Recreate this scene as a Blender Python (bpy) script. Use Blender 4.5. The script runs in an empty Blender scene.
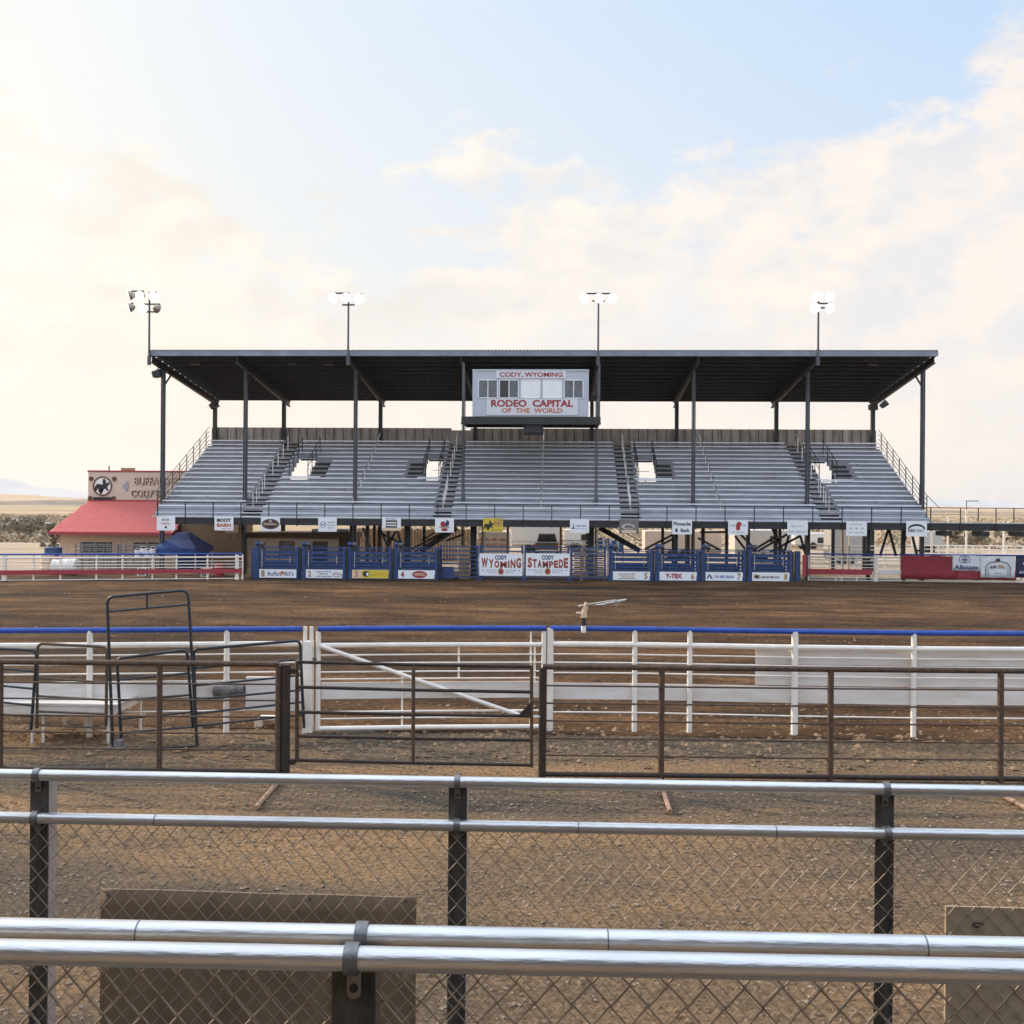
import bpy, bmesh, math, random
from mathutils import Vector, Matrix
from mathutils.noise import noise as pn, fractal
random.seed(7)
R = math.radians
SC = bpy.context.scene
COL = SC.collection
F_PX = 1000.0; HX, HY = 512.0, 505.0; CAM_Z = 4.2
PSI, PHI = R(2.6), R(0.42)
FW = Vector((-math.sin(PSI), math.cos(PSI), 0)); HR = Vector((math.cos(PSI), math.sin(PSI), 0)); UZ = Vector((0, 0, 1))
RT = HR*math.cos(PHI) + UZ*math.sin(PHI); UP = UZ*math.cos(PHI) - HR*math.sin(PHI)
def ray(px, py): return FW + RT*((px-HX)/F_PX) + UP*((HY-py)/F_PX)
def at(px, py, Y):                      # photo measurement -> world point on the plane y = Y
    d = ray(px, py); t = Y/d.y
    return Vector((d.x*t, Y, CAM_Z + d.z*t))
def gnd(px, py, z=0.0):                 # photo measurement -> world point at height z
    d = ray(px, py); t = (z-CAM_Z)/d.z
    return Vector((d.x*t, d.y*t, z))
def WX(px, Y): return at(px, 505, Y).x
def WZ(px, py, Y): return at(px, py, Y).z

# ------------------------------------------------------------------ materials
def newmat(name):
    m = bpy.data.materials.new(name); m.use_nodes = True
    nt = m.node_tree; b = nt.nodes['Principled BSDF']
    return m, nt, b
def M(name, col, rough=0.6, metal=0.0, var=0.12, scale=3.0, bump=0.0, bscale=40.0, stretch=(1,1,1), col2=None, spec=0.5):
    m, nt, b = newmat(name); N, L = nt.nodes, nt.links
    tc = N.new('ShaderNodeTexCoord'); mp = N.new('ShaderNodeMapping'); mp.inputs['Scale'].default_value = stretch
    L.new(tc.outputs['Object'], mp.inputs['Vector'])
    no = N.new('ShaderNodeTexNoise'); no.inputs['Scale'].default_value = scale; no.inputs['Detail'].default_value = 6; no.inputs['Roughness'].default_value = .65
    L.new(mp.outputs[0], no.inputs['Vector'])
    rp = N.new('ShaderNodeValToRGB'); rp.color_ramp.elements[0].position = .32; rp.color_ramp.elements[1].position = .68
    a = [max(0, c*(1-var)) for c in col]; z = [min(1, c*(1+var)) for c in col]
    if col2: a, z = col2, col
    rp.color_ramp.elements[0].color = (*a, 1); rp.color_ramp.elements[1].color = (*z, 1)
    L.new(no.outputs['Fac'], rp.inputs['Fac']); L.new(rp.outputs['Color'], b.inputs['Base Color'])
    b.inputs['Roughness'].default_value = rough; b.inputs['Metallic'].default_value = metal
    b.inputs['Specular IOR Level'].default_value = spec
    if bump:
        n2 = N.new('ShaderNodeTexNoise'); n2.inputs['Scale'].default_value = bscale; n2.inputs['Detail'].default_value = 5
        L.new(mp.outputs[0], n2.inputs['Vector'])
        bp = N.new('ShaderNodeBump'); bp.inputs['Strength'].default_value = bump; bp.inputs['Distance'].default_value = .02
        L.new(n2.outputs['Fac'], bp.inputs['Height']); L.new(bp.outputs['Normal'], b.inputs['Normal'])
    return m
def ramp(N, stops):
    r = N.new('ShaderNodeValToRGB'); e = r.color_ramp.elements
    while len(e) < len(stops): e.new(.5)
    for k, (p, c) in enumerate(stops): e[k].position = p; e[k].color = (*c, 1)
    return r

def ground_mat(name, stops, s1, stretch, s2, fine, bump=.6, bd=.03, bands=None, streak=None):
    m, nt, b = newmat(name); N, L = nt.nodes, nt.links
    tc = N.new('ShaderNodeTexCoord')
    mp = N.new('ShaderNodeMapping'); mp.inputs['Scale'].default_value = stretch; L.new(tc.outputs['Object'], mp.inputs['Vector'])
    n1 = N.new('ShaderNodeTexNoise'); n1.inputs['Scale'].default_value = s1; n1.inputs['Detail'].default_value = 7; n1.inputs['Roughness'].default_value = .6
    L.new(mp.outputs[0], n1.inputs['Vector'])
    rp = ramp(N, stops); L.new(n1.outputs['Fac'], rp.inputs['Fac'])
    n2 = N.new('ShaderNodeTexNoise'); n2.inputs['Scale'].default_value = s2; n2.inputs['Detail'].default_value = 8; n2.inputs['Roughness'].default_value = .75
    L.new(tc.outputs['Object'], n2.inputs['Vector'])
    rp2 = ramp(N, [(.3, (fine[0],)*3), (.5, (.5,)*3), (.72, (fine[1],)*3)]); L.new(n2.outputs['Fac'], rp2.inputs['Fac'])
    mx = N.new('ShaderNodeMix'); mx.data_type = 'RGBA'; mx.blend_type = 'OVERLAY'; mx.inputs['Factor'].default_value = 1
    L.new(rp.outputs['Color'], mx.inputs[6]); L.new(rp2.outputs['Color'], mx.inputs[7]); out = mx.outputs[2]
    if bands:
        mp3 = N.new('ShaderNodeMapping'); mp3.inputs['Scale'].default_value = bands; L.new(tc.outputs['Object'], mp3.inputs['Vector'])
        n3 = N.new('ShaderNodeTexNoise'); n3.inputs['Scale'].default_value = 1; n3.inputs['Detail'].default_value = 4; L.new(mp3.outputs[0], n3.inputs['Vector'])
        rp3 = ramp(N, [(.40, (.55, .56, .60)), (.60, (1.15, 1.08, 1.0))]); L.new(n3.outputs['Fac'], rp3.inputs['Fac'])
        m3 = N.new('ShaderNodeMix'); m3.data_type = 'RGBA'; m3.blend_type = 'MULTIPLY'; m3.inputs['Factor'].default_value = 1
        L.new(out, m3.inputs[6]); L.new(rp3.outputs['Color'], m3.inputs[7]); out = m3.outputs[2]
    L.new(out, b.inputs['Base Color']); b.inputs['Roughness'].default_value = .95; b.inputs['Specular IOR Level'].default_value = .15
    bp = N.new('ShaderNodeBump'); bp.inputs['Strength'].default_value = bump; bp.inputs['Distance'].default_value = bd
    L.new(n2.outputs['Fac'], bp.inputs['Height']); L.new(bp.outputs['Normal'], b.inputs['Normal'])
    return m

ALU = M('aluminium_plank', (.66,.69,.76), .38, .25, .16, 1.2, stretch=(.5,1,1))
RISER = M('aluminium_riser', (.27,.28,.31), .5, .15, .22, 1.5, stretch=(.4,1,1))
AISLE = M('aisle_dark', (.035,.035,.036), .8, 0, .2)  # near-black stands in for shade in open gaps between steps; also opening floors
TREAD = M('tread_nosing', (.33,.33,.34), .5, .3, .2)
STEEL = M('dark_steel', (.028,.029,.032), .55, .2, .25, 4)
STEELG = M('column_steel', (.085,.09,.105), .5, .3, .2, 3)
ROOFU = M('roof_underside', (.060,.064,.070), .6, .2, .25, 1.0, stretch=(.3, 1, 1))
FASC = M('roof_fascia', (.20,.23,.27), .5, .4, .2, 1)
BACKW = M('back_wall_sheet', (.44,.385,.33), .7, 0, .35, 3, stretch=(1,1,.2))
GALV = M('galvanised', (.60,.59,.60), .30, .9, .10, 3, bump=.05, bscale=60)
PIPE = M('bright_pipe', (.60,.60,.60), .36, .95, .16, 14, bump=.09, bscale=160, stretch=(.15,1,1))
CLAMP = M('clamp_steel', (.20,.20,.215), .42, .8, .2, 30, bump=.1, bscale=150)
POSTM = M('weathered_post', (.095,.088,.082), .55, .25, .6, 22, bump=.35, bscale=120, stretch=(1,1,.3), col2=(.028,.027,.027))
FLNG = M('skylit_galvanised_flange', (.50,.52,.56), .35, .7, .15, 10, bump=.1, bscale=100)  # lighter, bluish tone puts the sky reflection into the flange colour
WIRE = M('galvanised_wire', (.29,.235,.175), .55, .2, .2, 20)
WHITE = M('white_paint', (.80,.76,.70), .5, 0, .10, 3, bump=.1, bscale=30)
WHITED = M('white_board', (.76,.74,.73), .5, 0, .05, 2.2, bump=.08, bscale=20, stretch=(.4,1,2), col2=(.60,.54,.48))
WHITEC = M('white_clean', (.76,.78,.82), .4, 0, .03)
BLUER = M('blue_rail_paint', (.010,.060,.330), .5, 0, .25, 5)
BLUEC = M('chute_blue', (.022,.052,.150), .5, .1, .4, 5)
BLUET = M('tent_blue', (.020,.060,.22), .7, 0, .3, 2, bump=.3, bscale=3)
RUST = M('rusty_pipe', (.125,.074,.045), .65, .15, .5, 14, bump=.3, bscale=60, col2=(.038,.026,.020))
RUSTD = M('rusty_dark_pipe', (.055,.036,.028), .6, .35, .5, 14, bump=.3, bscale=60, col2=(.025,.019,.017))
PANELB = M('panel_dark_paint', (.028,.036,.045), .42, .3, .3, 8)
PANELR = M('panel_brown_paint', (.10,.068,.045), .55, .2, .4, 8)
REDB = M('red_board', (.33,.035,.050), .55, 0, .12, 2)
REDBAN = M('red_mesh_banner', (.27,.032,.045), .8, 0, .15, 1.5)
ROOFR = M('red_roof', (.68,.19,.17), .55, .0, .08, 2)
STUC = M('beige_stucco', (.50,.385,.27), .85, 0, .08, 2, bump=.2, bscale=60)
SIGNW = M('beige_sign_wall', (.60,.50,.41), .8, 0, .06, 2)
BROWNT = M('brown_trim', (.10,.055,.03), .7)
DARKG = M('dark_glass', (.022,.022,.022), .25, 0, .2)
GLASSG = M('grey_glass', (.10,.11,.125), .15, 0, .25, 3)
BLINDW = M('white_blind', (.78,.80,.82), .5, 0, .03)
BOXW = M('press_box_siding', (.46,.50,.57), .5, 0, .05, 2)
TXR = M('text_red', (.30,.030,.035), .6); TXK = M('text_black', (.02,.02,.022), .6); TXB = M('text_blue', (.03,.05,.16), .6)
TXT_ = M('text_tan', (.38,.22,.10), .6); TXG = M('text_grey', (.30,.33,.38), .6); TXO = M('text_orange', (.45,.12,.04), .6)
YEL = M('sign_yellow', (.62,.47,.045), .6, 0, .06)
TANP = M('sign_tan', (.66,.50,.36), .6, 0, .06)
PIPER = M('old_pipe', (.30,.19,.13), .7, 0, .4, 12)
PLY = M('weathered_plywood', (.18,.13,.085), .8, 0, .22, 5, bump=.15, bscale=30, stretch=(1,1,.5))
PLYT = M('tan_plywood', (.34,.265,.185), .8, 0, .14, 5, bump=.15, bscale=30)
TIRE = M('rubber', (.015,.015,.015), .8)
WOODB = M('wood_boards', (.30,.20,.12), .8, 0, .4, 6, stretch=(3,1,.3), bump=.2)
TRWH = M('trailer_white', (.66,.63,.58), .4, .1, .05)
TRGR = M('trailer_grey', (.42,.41,.40), .4, .3, .08)
PENGL = M('dull_aluminium', (.42,.38,.33), .5, .4, .3)
LAMPH = M('lamp_housing', (.30,.26,.22), .45, .5, .2)
PENG = M('pen_grey', (.17,.16,.155), .5, .3, .2)
SEATW = M('seat_boards', (.26,.19,.13), .8, 0, .3, 4, stretch=(.3,1,1))
DECK = M('walkway_planks', (.07,.06,.05), .8, 0, .4, 4, bump=.2)
GREYW = M('grey_wood', (.17,.16,.155), .8, 0, .5, 9)
TRUNK = M('bark', (.09,.065,.045), .9, 0, .3, 8)
LEAF = M('dusty_leaves', (.20,.17,.11), .8, 0, .5, 2.5)
SAGE = M('sage_leaves', (.36,.29,.20), .85, 0, .55, .7)
def emat(name, col, s):
    m, nt, b = newmat(name)
    b.inputs['Base Color'].default_value = (.8,.8,.8,1); b.inputs['Emission Color'].default_value = (*col, 1); b.inputs['Emission Strength'].default_value = s
    return m
LAMP = emat('lit_lamp', (1,.98,.94), 3.0)

# ------------------------------------------------------------------ mesh builder
class MB:
    def __init__(s): s.v = []; s.f = []; s.mi = []; s.mats = []; s.cur = 0
    def mat(s, m):
        if m not in s.mats: s.mats.append(m)
        s.cur = s.mats.index(m); return s
    def add(s, vs, fs):
        o = len(s.v); s.v += [tuple(p) for p in vs]
        for f in fs: s.f.append(tuple(i+o for i in f)); s.mi.append(s.cur)
        return s
    def box(s, x0, x1, y0, y1, z0, z1):
        if x0 > x1: x0, x1 = x1, x0
        if y0 > y1: y0, y1 = y1, y0
        if z0 > z1: z0, z1 = z1, z0
        return s.add([(x0,y0,z0),(x1,y0,z0),(x1,y1,z0),(x0,y1,z0),(x0,y0,z1),(x1,y0,z1),(x1,y1,z1),(x0,y1,z1)],
              [(0,3,2,1),(4,5,6,7),(0,1,5,4),(1,2,6,5),(2,3,7,6),(3,0,4,7)])
    def bar(s, a, b, w, h, up=UZ):       # rectangular bar from a to b: w sideways, h along up
        a, b = Vector(a), Vector(b); d = (b-a).normalized()
        u = Vector(up); sd = d.cross(u)
        if sd.length < 1e-4: sd = Vector((1,0,0))
        sd.normalize(); u = sd.cross(d).normalized()
        vs = []
        for p in (a, b):
            for (i, j) in ((-1,-1),(1,-1),(1,1),(-1,1)): vs.append(p + sd*(w/2*i) + u*(h/2*j))
        return s.add(vs, [(0,1,2,3),(7,6,5,4),(0,4,5,1),(1,5,6,2),(2,6,7,3),(3,7,4,0)])
    def tube(s, pts, r, n=8, caps=True, r2=None):
        pts = [Vector(p) for p in pts]; vs = []; fs = []; m = len(pts)
        ref = None
        for k, p in enumerate(pts):
            if k == 0: d = pts[1]-pts[0]
            elif k == m-1: d = pts[-1]-pts[-2]
            else: d = (pts[k+1]-pts[k]).normalized() + (pts[k]-pts[k-1]).normalized()
            d.normalize()
            if ref is None:
                ref = d.cross(UZ) if abs(d.z) < .9 else d.cross(Vector((1,0,0)))
                ref.normalize()
            else:
                ref = (ref - d*ref.dot(d)).normalized()
            q = d.cross(ref)
            rr = r if r2 is None else r + (r2-r)*k/(m-1)
            for i in range(n):
                a = 2*math.pi*i/n; vs.append(p + ref*(rr*math.cos(a)) + q*(rr*math.sin(a)))
        for k in range(m-1):
            for i in range(n):
                j = (i+1) % n; fs.append((k*n+i, k*n+j, (k+1)*n+j, (k+1)*n+i))
        if caps: fs.append(tuple(range(n-1,-1,-1))); fs.append(tuple((m-1)*n+i for i in range(n)))
        return s.add(vs, fs)
    def cyl(s, c, r, h, n=16, r2=None):  # vertical
        return s.tube([c, (c[0], c[1], c[2]+h)], r, n, True, r2)
    def prism(s, pts, y0, y1):           # outline in x,z (counter-clockwise seen from -y) extruded in y
        n = len(pts); vs = [(x, y0, z) for x, z in pts] + [(x, y1, z) for x, z in pts]
        fs = [tuple(range(n)), tuple(range(2*n-1, n-1, -1))] + [(i, i+n, (i+1) % n + n, (i+1) % n) for i in range(n)]
        return s.add(vs, fs)
    def disc(s, cx, cz, rx, rz, y, t=.006, n=24):
        return s.prism([(cx+rx*math.cos(2*math.pi*i/n), cz+rz*math.sin(2*math.pi*i/n)) for i in range(n)], y-t, y)
    def build(s, name, mat=None, parent=None, smooth=False, bevel=0):
        me = bpy.data.meshes.new(name)
        o0 = Vector(parent.get('_o', (0,0,0))) if parent else Vector((0,0,0))
        me.from_pydata([tuple(Vector(p)-o0) for p in s.v], [], s.f)
        for m in (s.mats or [mat]): me.materials.append(m)
        for p, k in zip(me.polygons, s.mi): p.material_index = k; p.use_smooth = smooth
        bm = bmesh.new(); bm.from_mesh(me)
        bmesh.ops.recalc_face_normals(bm, faces=bm.faces)
        if bevel: bmesh.ops.bevel(bm, geom=bm.edges[:], offset=bevel, segments=2, affect='EDGES', profile=.5)
        bm.to_mesh(me); bm.free(); me.update()
        if smooth:
            try: me.set_sharp_from_angle(angle=R(40))
            except Exception: pass
        o = bpy.data.objects.new(name, me); COL.objects.link(o)
        if parent: o.parent = parent; o['_o'] = tuple(o0)
        return o
def tag(o, label=None, cat=None, group=None, kind=None):
    if label: o['label'] = label
    if cat: o['category'] = cat
    if group: o['group'] = group
    if kind: o['kind'] = kind
    return o
def thing(name, label, cat, loc=(0,0,0), group=None):
    o = bpy.data.objects.new(name, None); COL.objects.link(o); o.location = loc; o.empty_display_size = .2
    o['_o'] = tuple(loc); return tag(o, label, cat, group)
def copy_tree(o, parent=None):
    c = o.copy(); COL.objects.link(c); c.parent = parent
    for ch in list(o.children): copy_tree(ch, c)
    return c
def text_into(mb, body, cx, cz, w, h, y, bold=.0, m=None):
    cu = bpy.data.curves.new('t', 'FONT'); cu.body = body; cu.size = 1; cu.offset = bold; cu.resolution_u = 3
    o = bpy.data.objects.new('t', cu); COL.objects.link(o)
    me = bpy.data.meshes.new_from_object(o)
    vs = [v.co.copy() for v in me.vertices]; fs = [tuple(p.vertices) for p in me.polygons]
    bpy.data.objects.remove(o); bpy.data.meshes.remove(me); bpy.data.curves.remove(cu)
    if not vs: return
    x0 = min(v.x for v in vs); x1 = max(v.x for v in vs); z0 = min(v.y for v in vs); z1 = max(v.y for v in vs)
    if m: mb.mat(m)
    mb.add([(cx+((v.x-x0)/(x1-x0)-.5)*w, y, cz+((v.y-z0)/(z1-z0)-.5)*h) for v in vs], fs)
def serif_text(mb, body, cx, cz, w, h, y, m=None, bold=.03):
    text_into(mb, body, cx, cz, w, h, y, bold, m)
def scrib(mb, x0, x1, z0, z1, y, m, seed=1, words=2):
    rnd = random.Random(seed); mb.mat(m); h = z1-z0; x = x0; gaps = [x0+(x1-x0)*(k+1)/words for k in range(words-1)]
    while x < x1-h*.3:
        w = h*rnd.uniform(.38,.62)
        if any(abs(x-g) < h*.4 for g in gaps): x += h*.45; gaps = [g for g in gaps if abs(x-g) > h*.5]
        kind = rnd.randint(0,3); s = h*.17
        mb.box(x, x+s, y-.002, y, z0, z1 if kind != 1 else z0+h*.75)
        if kind in (0,2): mb.box(x+s, x+w-s, y-.002, y, z1-s*1.2, z1)
        if kind in (1,2,3): mb.box(x+s, x+w-s, y-.002, y, z0+h*.4, z0+h*.4+s)
        if kind != 3: mb.box(x+w-s, x+w, y-.002, y, z0, z0+h*rnd.choice((.6,1)))
        x += w + h*.16

# ------------------------------------------------------------------ camera
cam_d = bpy.data.cameras.new('camera'); cam = bpy.data.objects.new('camera', cam_d); COL.objects.link(cam)
cam_d.sensor_width = 36; cam_d.lens = F_PX/1024*36; cam_d.clip_end = 40000; cam_d.clip_start = .05
cam_d.shift_y = -(512-HY)/1024
mw = Matrix.Identity(4)
for i in range(3): mw[i][0] = RT[i]; mw[i][1] = UP[i]; mw[i][2] = -FW[i]
mw[2][3] = CAM_Z; cam.matrix_world = mw; SC.camera = cam

# ------------------------------------------------------------------ ground
GND = ground_mat('dirt_and_gravel', [(.36,(.100,.084,.068)),(.46,(.175,.130,.088)),(.55,(.285,.185,.105)),(.70,(.44,.27,.14))], .30, (.30,1,1), 16, (.03,1.0), 1.0, .09)
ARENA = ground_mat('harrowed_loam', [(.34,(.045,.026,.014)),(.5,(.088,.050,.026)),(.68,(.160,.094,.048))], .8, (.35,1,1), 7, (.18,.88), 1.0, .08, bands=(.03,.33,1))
PLAIN = ground_mat('dry_plain', [(.3,(.25,.19,.12)),(.5,(.36,.27,.17)),(.7,(.48,.36,.23))], .012, (.5,1.2,1), .35, (.3,.75), .2, .2)
b = MB(); S = 14000
b.add([(-S,-60,-.06),(S,-60,-.06),(S,S,-.06),(-S,S,-.06)], [(0,1,2,3)])
g = b.build('ground', PLAIN); g['kind'] = 'structure'
def foreground():
    ys = [-15.0, 0.0, 5.0, 7.0]; y = 7.2
    while y < 19.05: ys.append(y); y += .055
    nx = 380; vs, fs = [], []
    for yy in ys:
        W = 70 if yy < 7.1 else None
        for i in range(nx+1):
            u = i/nx*2-1; x = 16*u + 54*u**9
            z = 0.0
            if yy > 7.1:
                z = .011*pn((x*1.3,yy*2.2,0)) + .010*pn((x*5,yy*6,3.1)) + .007*pn((x*13,yy*13,7))
                rut = math.exp(-((yy-12.2-.25*math.sin(x*.3))/.16)**2) + math.exp(-((yy-13.6-.3*math.sin(x*.23+1))/.18)**2); z -= .018*rut
                k = math.exp(-((yy-17.9)/.75)**2); z += k*(.045*abs(pn((x*2.1,yy*3,9)))+.05*abs(pn((x*6,yy*7,2)))+.03*abs(pn((x*14,yy*14,5))))
                z += math.exp(-((yy-15.6)/.35)**2)*.03*abs(pn((x*5,yy*6,12)))
            vs.append((x,yy,max(z,-.045)))
    n = nx+1
    for j in range(len(ys)-1):
        for i in range(nx): fs.append((j*n+i, j*n+i+1, (j+1)*n+i+1, (j+1)*n+i))
    b = MB(); b.add(vs, fs); g = b.build('foreground_dirt', GND, smooth=True); g['kind'] = 'structure'
foreground()
# arena: a real harrowed surface, gently furrowed, finer near the camera
def arena():
    vs, fs = [], []; ys = []
    y = 18.2
    while y < 57.4: ys.append(y); y += .05 if y < 24 else (.12 if y < 34 else .3)
    nx = 460
    for j, yy in enumerate(ys):
        for i in range(nx+1):
            u = i/nx*2-1; hw = 6+.62*yy; x = hw*u + (60-hw)*u**9
            edge = max(0, min(1, (yy-18.2)/.8, (57.4-yy)/1.5))
            z = .035 + edge*(.035 + .012*math.sin(yy*9.0+.35*math.sin(x*.8)+x*.08) + .022*pn((x*3.3,yy*5,0)) + .020*pn((x*8,yy*9,4)) + .05*math.sin(yy*.55+x*.03) + .04*pn((x*.5,yy*.9,8)))
            vs.append((x, yy, max(z, -.012) if edge > 0 else -.02))
    n = nx+1
    for j in range(len(ys)-1):
        for i in range(nx): fs.append((j*n+i, j*n+i+1, (j+1)*n+i+1, (j+1)*n+i))
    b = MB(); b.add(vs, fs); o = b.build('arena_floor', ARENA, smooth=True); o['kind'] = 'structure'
arena()
b = MB(); b.add([(-90,56.4,.004),(90,56.4,.004),(90,130,.004),(-90,130,.004)], [(0,1,2,3)])
YARD = ground_mat('yard_dirt', [(.3,(.26,.20,.145)),(.5,(.36,.28,.20)),(.75,(.45,.35,.25))], .3, (.4,1,1), 6, (.3,.75), .5, .04)
g = b.build('yard_ground', YARD); g['kind'] = 'structure'
# clods and stones lying on the dirt
def stones(name, n, zone, smin, smax, mat, seed, lab=None):
    rnd = random.Random(seed); vs = []; fs = []
    base = [(1,0,0),(0,1,0),(-1,0,0),(0,-1,0),(0,0,1),(0,0,-1)]; tri = [(0,1,4),(1,2,4),(2,3,4),(3,0,4),(1,0,5),(2,1,5),(3,2,5),(0,3,5)]
    for k in range(n):
        x, y = zone(rnd); s = smin + (smax-smin)*rnd.random()**4
        a = rnd.uniform(0,6.28); ca, sa = math.cos(a), math.sin(a); o = len(vs)
        sx, sy, sz = s*rnd.uniform(.7,1.4), s*rnd.uniform(.7,1.2), s*rnd.uniform(.4,.8)
        for (px,py,pz) in base:
            px *= sx*rnd.uniform(.7,1.2); py *= sy*rnd.uniform(.7,1.2); vs.append((x+px*ca-py*sa, y+px*sa+py*ca, sz*.4+pz*sz))
        fs += [tuple(i+o for i in f) for f in tri]
    b = MB(); b.add(vs, fs); o = b.build(name, mat); o['kind'] = 'stuff'; o['label'] = lab; return o
CLOD = M('clod_brown', (.22,.155,.10), .95, 0, .5, 2.0, spec=.1); STONE = M('stone_pale', (.24,.19,.145), .9, 0, .45, 1.5, spec=.2)
stones('gravel', 26000, lambda r: (lambda y: (r.uniform(-.62,.62)*y-.5, y))(6.5+12*r.random()**.8), .006, .032, STONE, 5, 'small pale stones strewn over the dirt beyond the railings')
stones('dirt_clods', 6000, lambda r: (lambda y: (r.uniform(-.62,.62)*y-.5, y+r.gauss(0,.12)))(r.choice((16.9,17.6,18.3,18.6))+r.gauss(0,.35)), .015, .085, CLOD, 6, 'brown dirt clods churned up along the arena fence')
stones('arena_clods', 16000, lambda r: (lambda y: (r.uniform(-.62,.62)*y-.5, y))(19.2+34*r.random()**1.6), .015, .065, CLOD, 8, 'small loam clods on the harrowed arena')

# ------------------------------------------------------------------ far land
def ridge(name, Y, prof, depth, mat, px0, px1, base_py=None, rough=0.0, n=120, seed=1):
    rnd = random.Random(seed); vs, fs = [], []; rows = 7
    import bisect
    def pz(px):
        for k in range(len(prof)-1):
            if prof[k][0] <= px <= prof[k+1][0]:
                t = (px-prof[k][0])/(prof[k+1][0]-prof[k][0]); t = t*t*(3-2*t)*.6+t*.4
                return prof[k][1]*(1-t)+prof[k+1][1]*t
        return prof[0][1] if px < prof[0][0] else prof[-1][1]
    for j in range(rows):
        t = j/(rows-1); yy = Y - depth*(1-t)
        for i in range(n+1):
            px = px0 + (px1-px0)*i/n; p = at(px, pz(px), Y); x = p.x
            h = max(p.z, .5)*math.sin(t*math.pi/2)**1.3
            jit = rough*h*(rnd.random()-.5)
            vs.append((x, yy + (rnd.random()-.5)*depth*.05, h + (jit if 0 < j else -2)))
    m = n+1
    for i in range(n+1): vs.append((vs[(rows-1)*m+i][0], Y+depth*.8, -3))
    for j in range(rows):
        for i in range(n): fs.append((j*m+i, j*m+i+1, (j+1)*m+i+1, (j+1)*m+i))
    b = MB(); b.add(vs, fs); o = b.build(name, mat, smooth=True); o['kind'] = 'structure'; return o
HILLG = ground_mat('sage_hill', [(.3,(.17,.14,.11)),(.5,(.22,.185,.145)),(.7,(.30,.24,.18))], .02, (1,1,1), .2, (.3,.7), .3, 1)
HILLT = ground_mat('tan_hill', [(.3,(.36,.26,.17)),(.5,(.43,.31,.20)),(.7,(.50,.36,.23))], .006, (1,1,1), .1, (.4,.6), .2, 1)
MOUNT = ground_mat('hazed_mountain', [(.3,(.36,.38,.42)),(.6,(.45,.46,.48))], .0006, (1,1,1), .01, (.4,.6), .2, 5)  # pale blue-grey: distance haze put into the mountain colour
ridge('mountains', 9000, [(-300,484),(-60,470),(10,479),(40,487),(95,492),(200,490),(420,494),(640,500),(880,503),(925,499),(945,498.5),(960,503),(976,499),(1000,503),(1030,505),(1100,501),(1300,506)], 1500, MOUNT, -300, 1300, rough=.08, n=300, seed=4)
ridge('tan_hills', 2600, [(-300,490),(-20,493),(30,495),(70,498),(120,500),(400,503),(700,504),(930,506.5),(1030,509),(1300,509)], 600, HILLT, -300, 1300, rough=.05, n=200, seed=5)
ridge('grey_hills', 1300, [(-300,500),(-40,498),(15,502),(42,503),(62,500.5),(80,505),(110,511),(200,515)], 250, HILLG, -300, 200, rough=.06, seed=6)
ridge('near_hill', 1000, [(880,515),(905,512),(930,510),(950,511),(965,515),(990,521),(1010,522)], 150, HILLG, 880, 1010, rough=.06, seed=7)
ridge('grey_rise', 1600, [(40,503),(64,500),(84,503.5),(110,499),(160,505),(200,512)], 300, HILLG, 40, 200, rough=.04, seed=9)

# brush on the flat beyond the grounds
def brush(name, n, zone, smin, smax, mat, seed, lab):
    rnd = random.Random(seed); vs, fs = [], []
    for k in range(n):
        x, y = zone(rnd); s = rnd.uniform(smin, smax)
        for q in range(26):
            u = Vector((rnd.gauss(0,1), rnd.gauss(0,1), abs(rnd.gauss(0,.9)))).normalized()*s*rnd.uniform(.4,1)
            c = Vector((x,y,0)) + Vector((u.x*1.3,u.y,u.z*.8)); a = Vector((rnd.gauss(0,1),rnd.gauss(0,1),rnd.gauss(0,1))).normalized()*s*.22
            d = Vector((rnd.gauss(0,1),rnd.gauss(0,1),rnd.gauss(0,1))).normalized()*s*.22; o = len(vs)
            vs += [c-a, c+d, c+a, c-d]; fs.append((o,o+1,o+2,o+3))
    b = MB(); b.add(vs, fs); o = b.build(name, mat); o['kind'] = 'stuff'; o['label'] = lab
def zl(r):
    y = 100+170*r.random()**1.3; px = r.uniform(-120, 190); return (WX(px, y), y)
def zr(r):
    y = 105+320*r.random()**1.5; px = r.uniform(360, 1130); return (WX(px, y), y)
brush('sagebrush', 1500, zl, .35, 1.3, SAGE, 11, 'dusty brown sagebrush on the flat left of the red roofed building')
brush('dry_scrub', 1500, zr, .4, 1.3, SAGE, 12, 'dry scrub on the tan flat beyond the right walkway')

# ------------------------------------------------------------------ GRANDSTAND
Y0, DR, RR, NR = 57.5, .575, .29, 16
def zs(i): return 4.07 + RR*i
YC, YB = 58.5, 66.8
XL, XR = WX(162.5, YC)+.15, WX(922, YC)-.15
gs = thing('grandstand', 'long covered aluminium grandstand with a dark flat roof behind the blue chutes', 'grandstand', ((XL+XR)/2, Y0, 0))
aisles = [(-1, WX(253,Y0), .58), (1, WX(443,Y0), .52), (-1, WX(630.5,Y0), .56), (-1, WX(829,Y0), .58)]
void_px = [(291,309.5,-1), (424,439.5,1), (637,655.5,-1), (817,834.5,-1)]   # opening, side of the big aisle
YV = Y0+DR*8
voids = [(WX(a,YV), WX(c,YV), s) for a, c, s in void_px]
flank = []
for (a, c, s) in voids: flank.append((c+.12, c+1.05) if s < 0 else (a-1.05, a-.12))
def cut(spans, a, c):
    out = []
    for (p, q) in spans:
        if c <= p or a >= q: out.append((p,q)); continue
        if a > p: out.append((p,a))
        if c < q: out.append((c,q))
    return out
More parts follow.
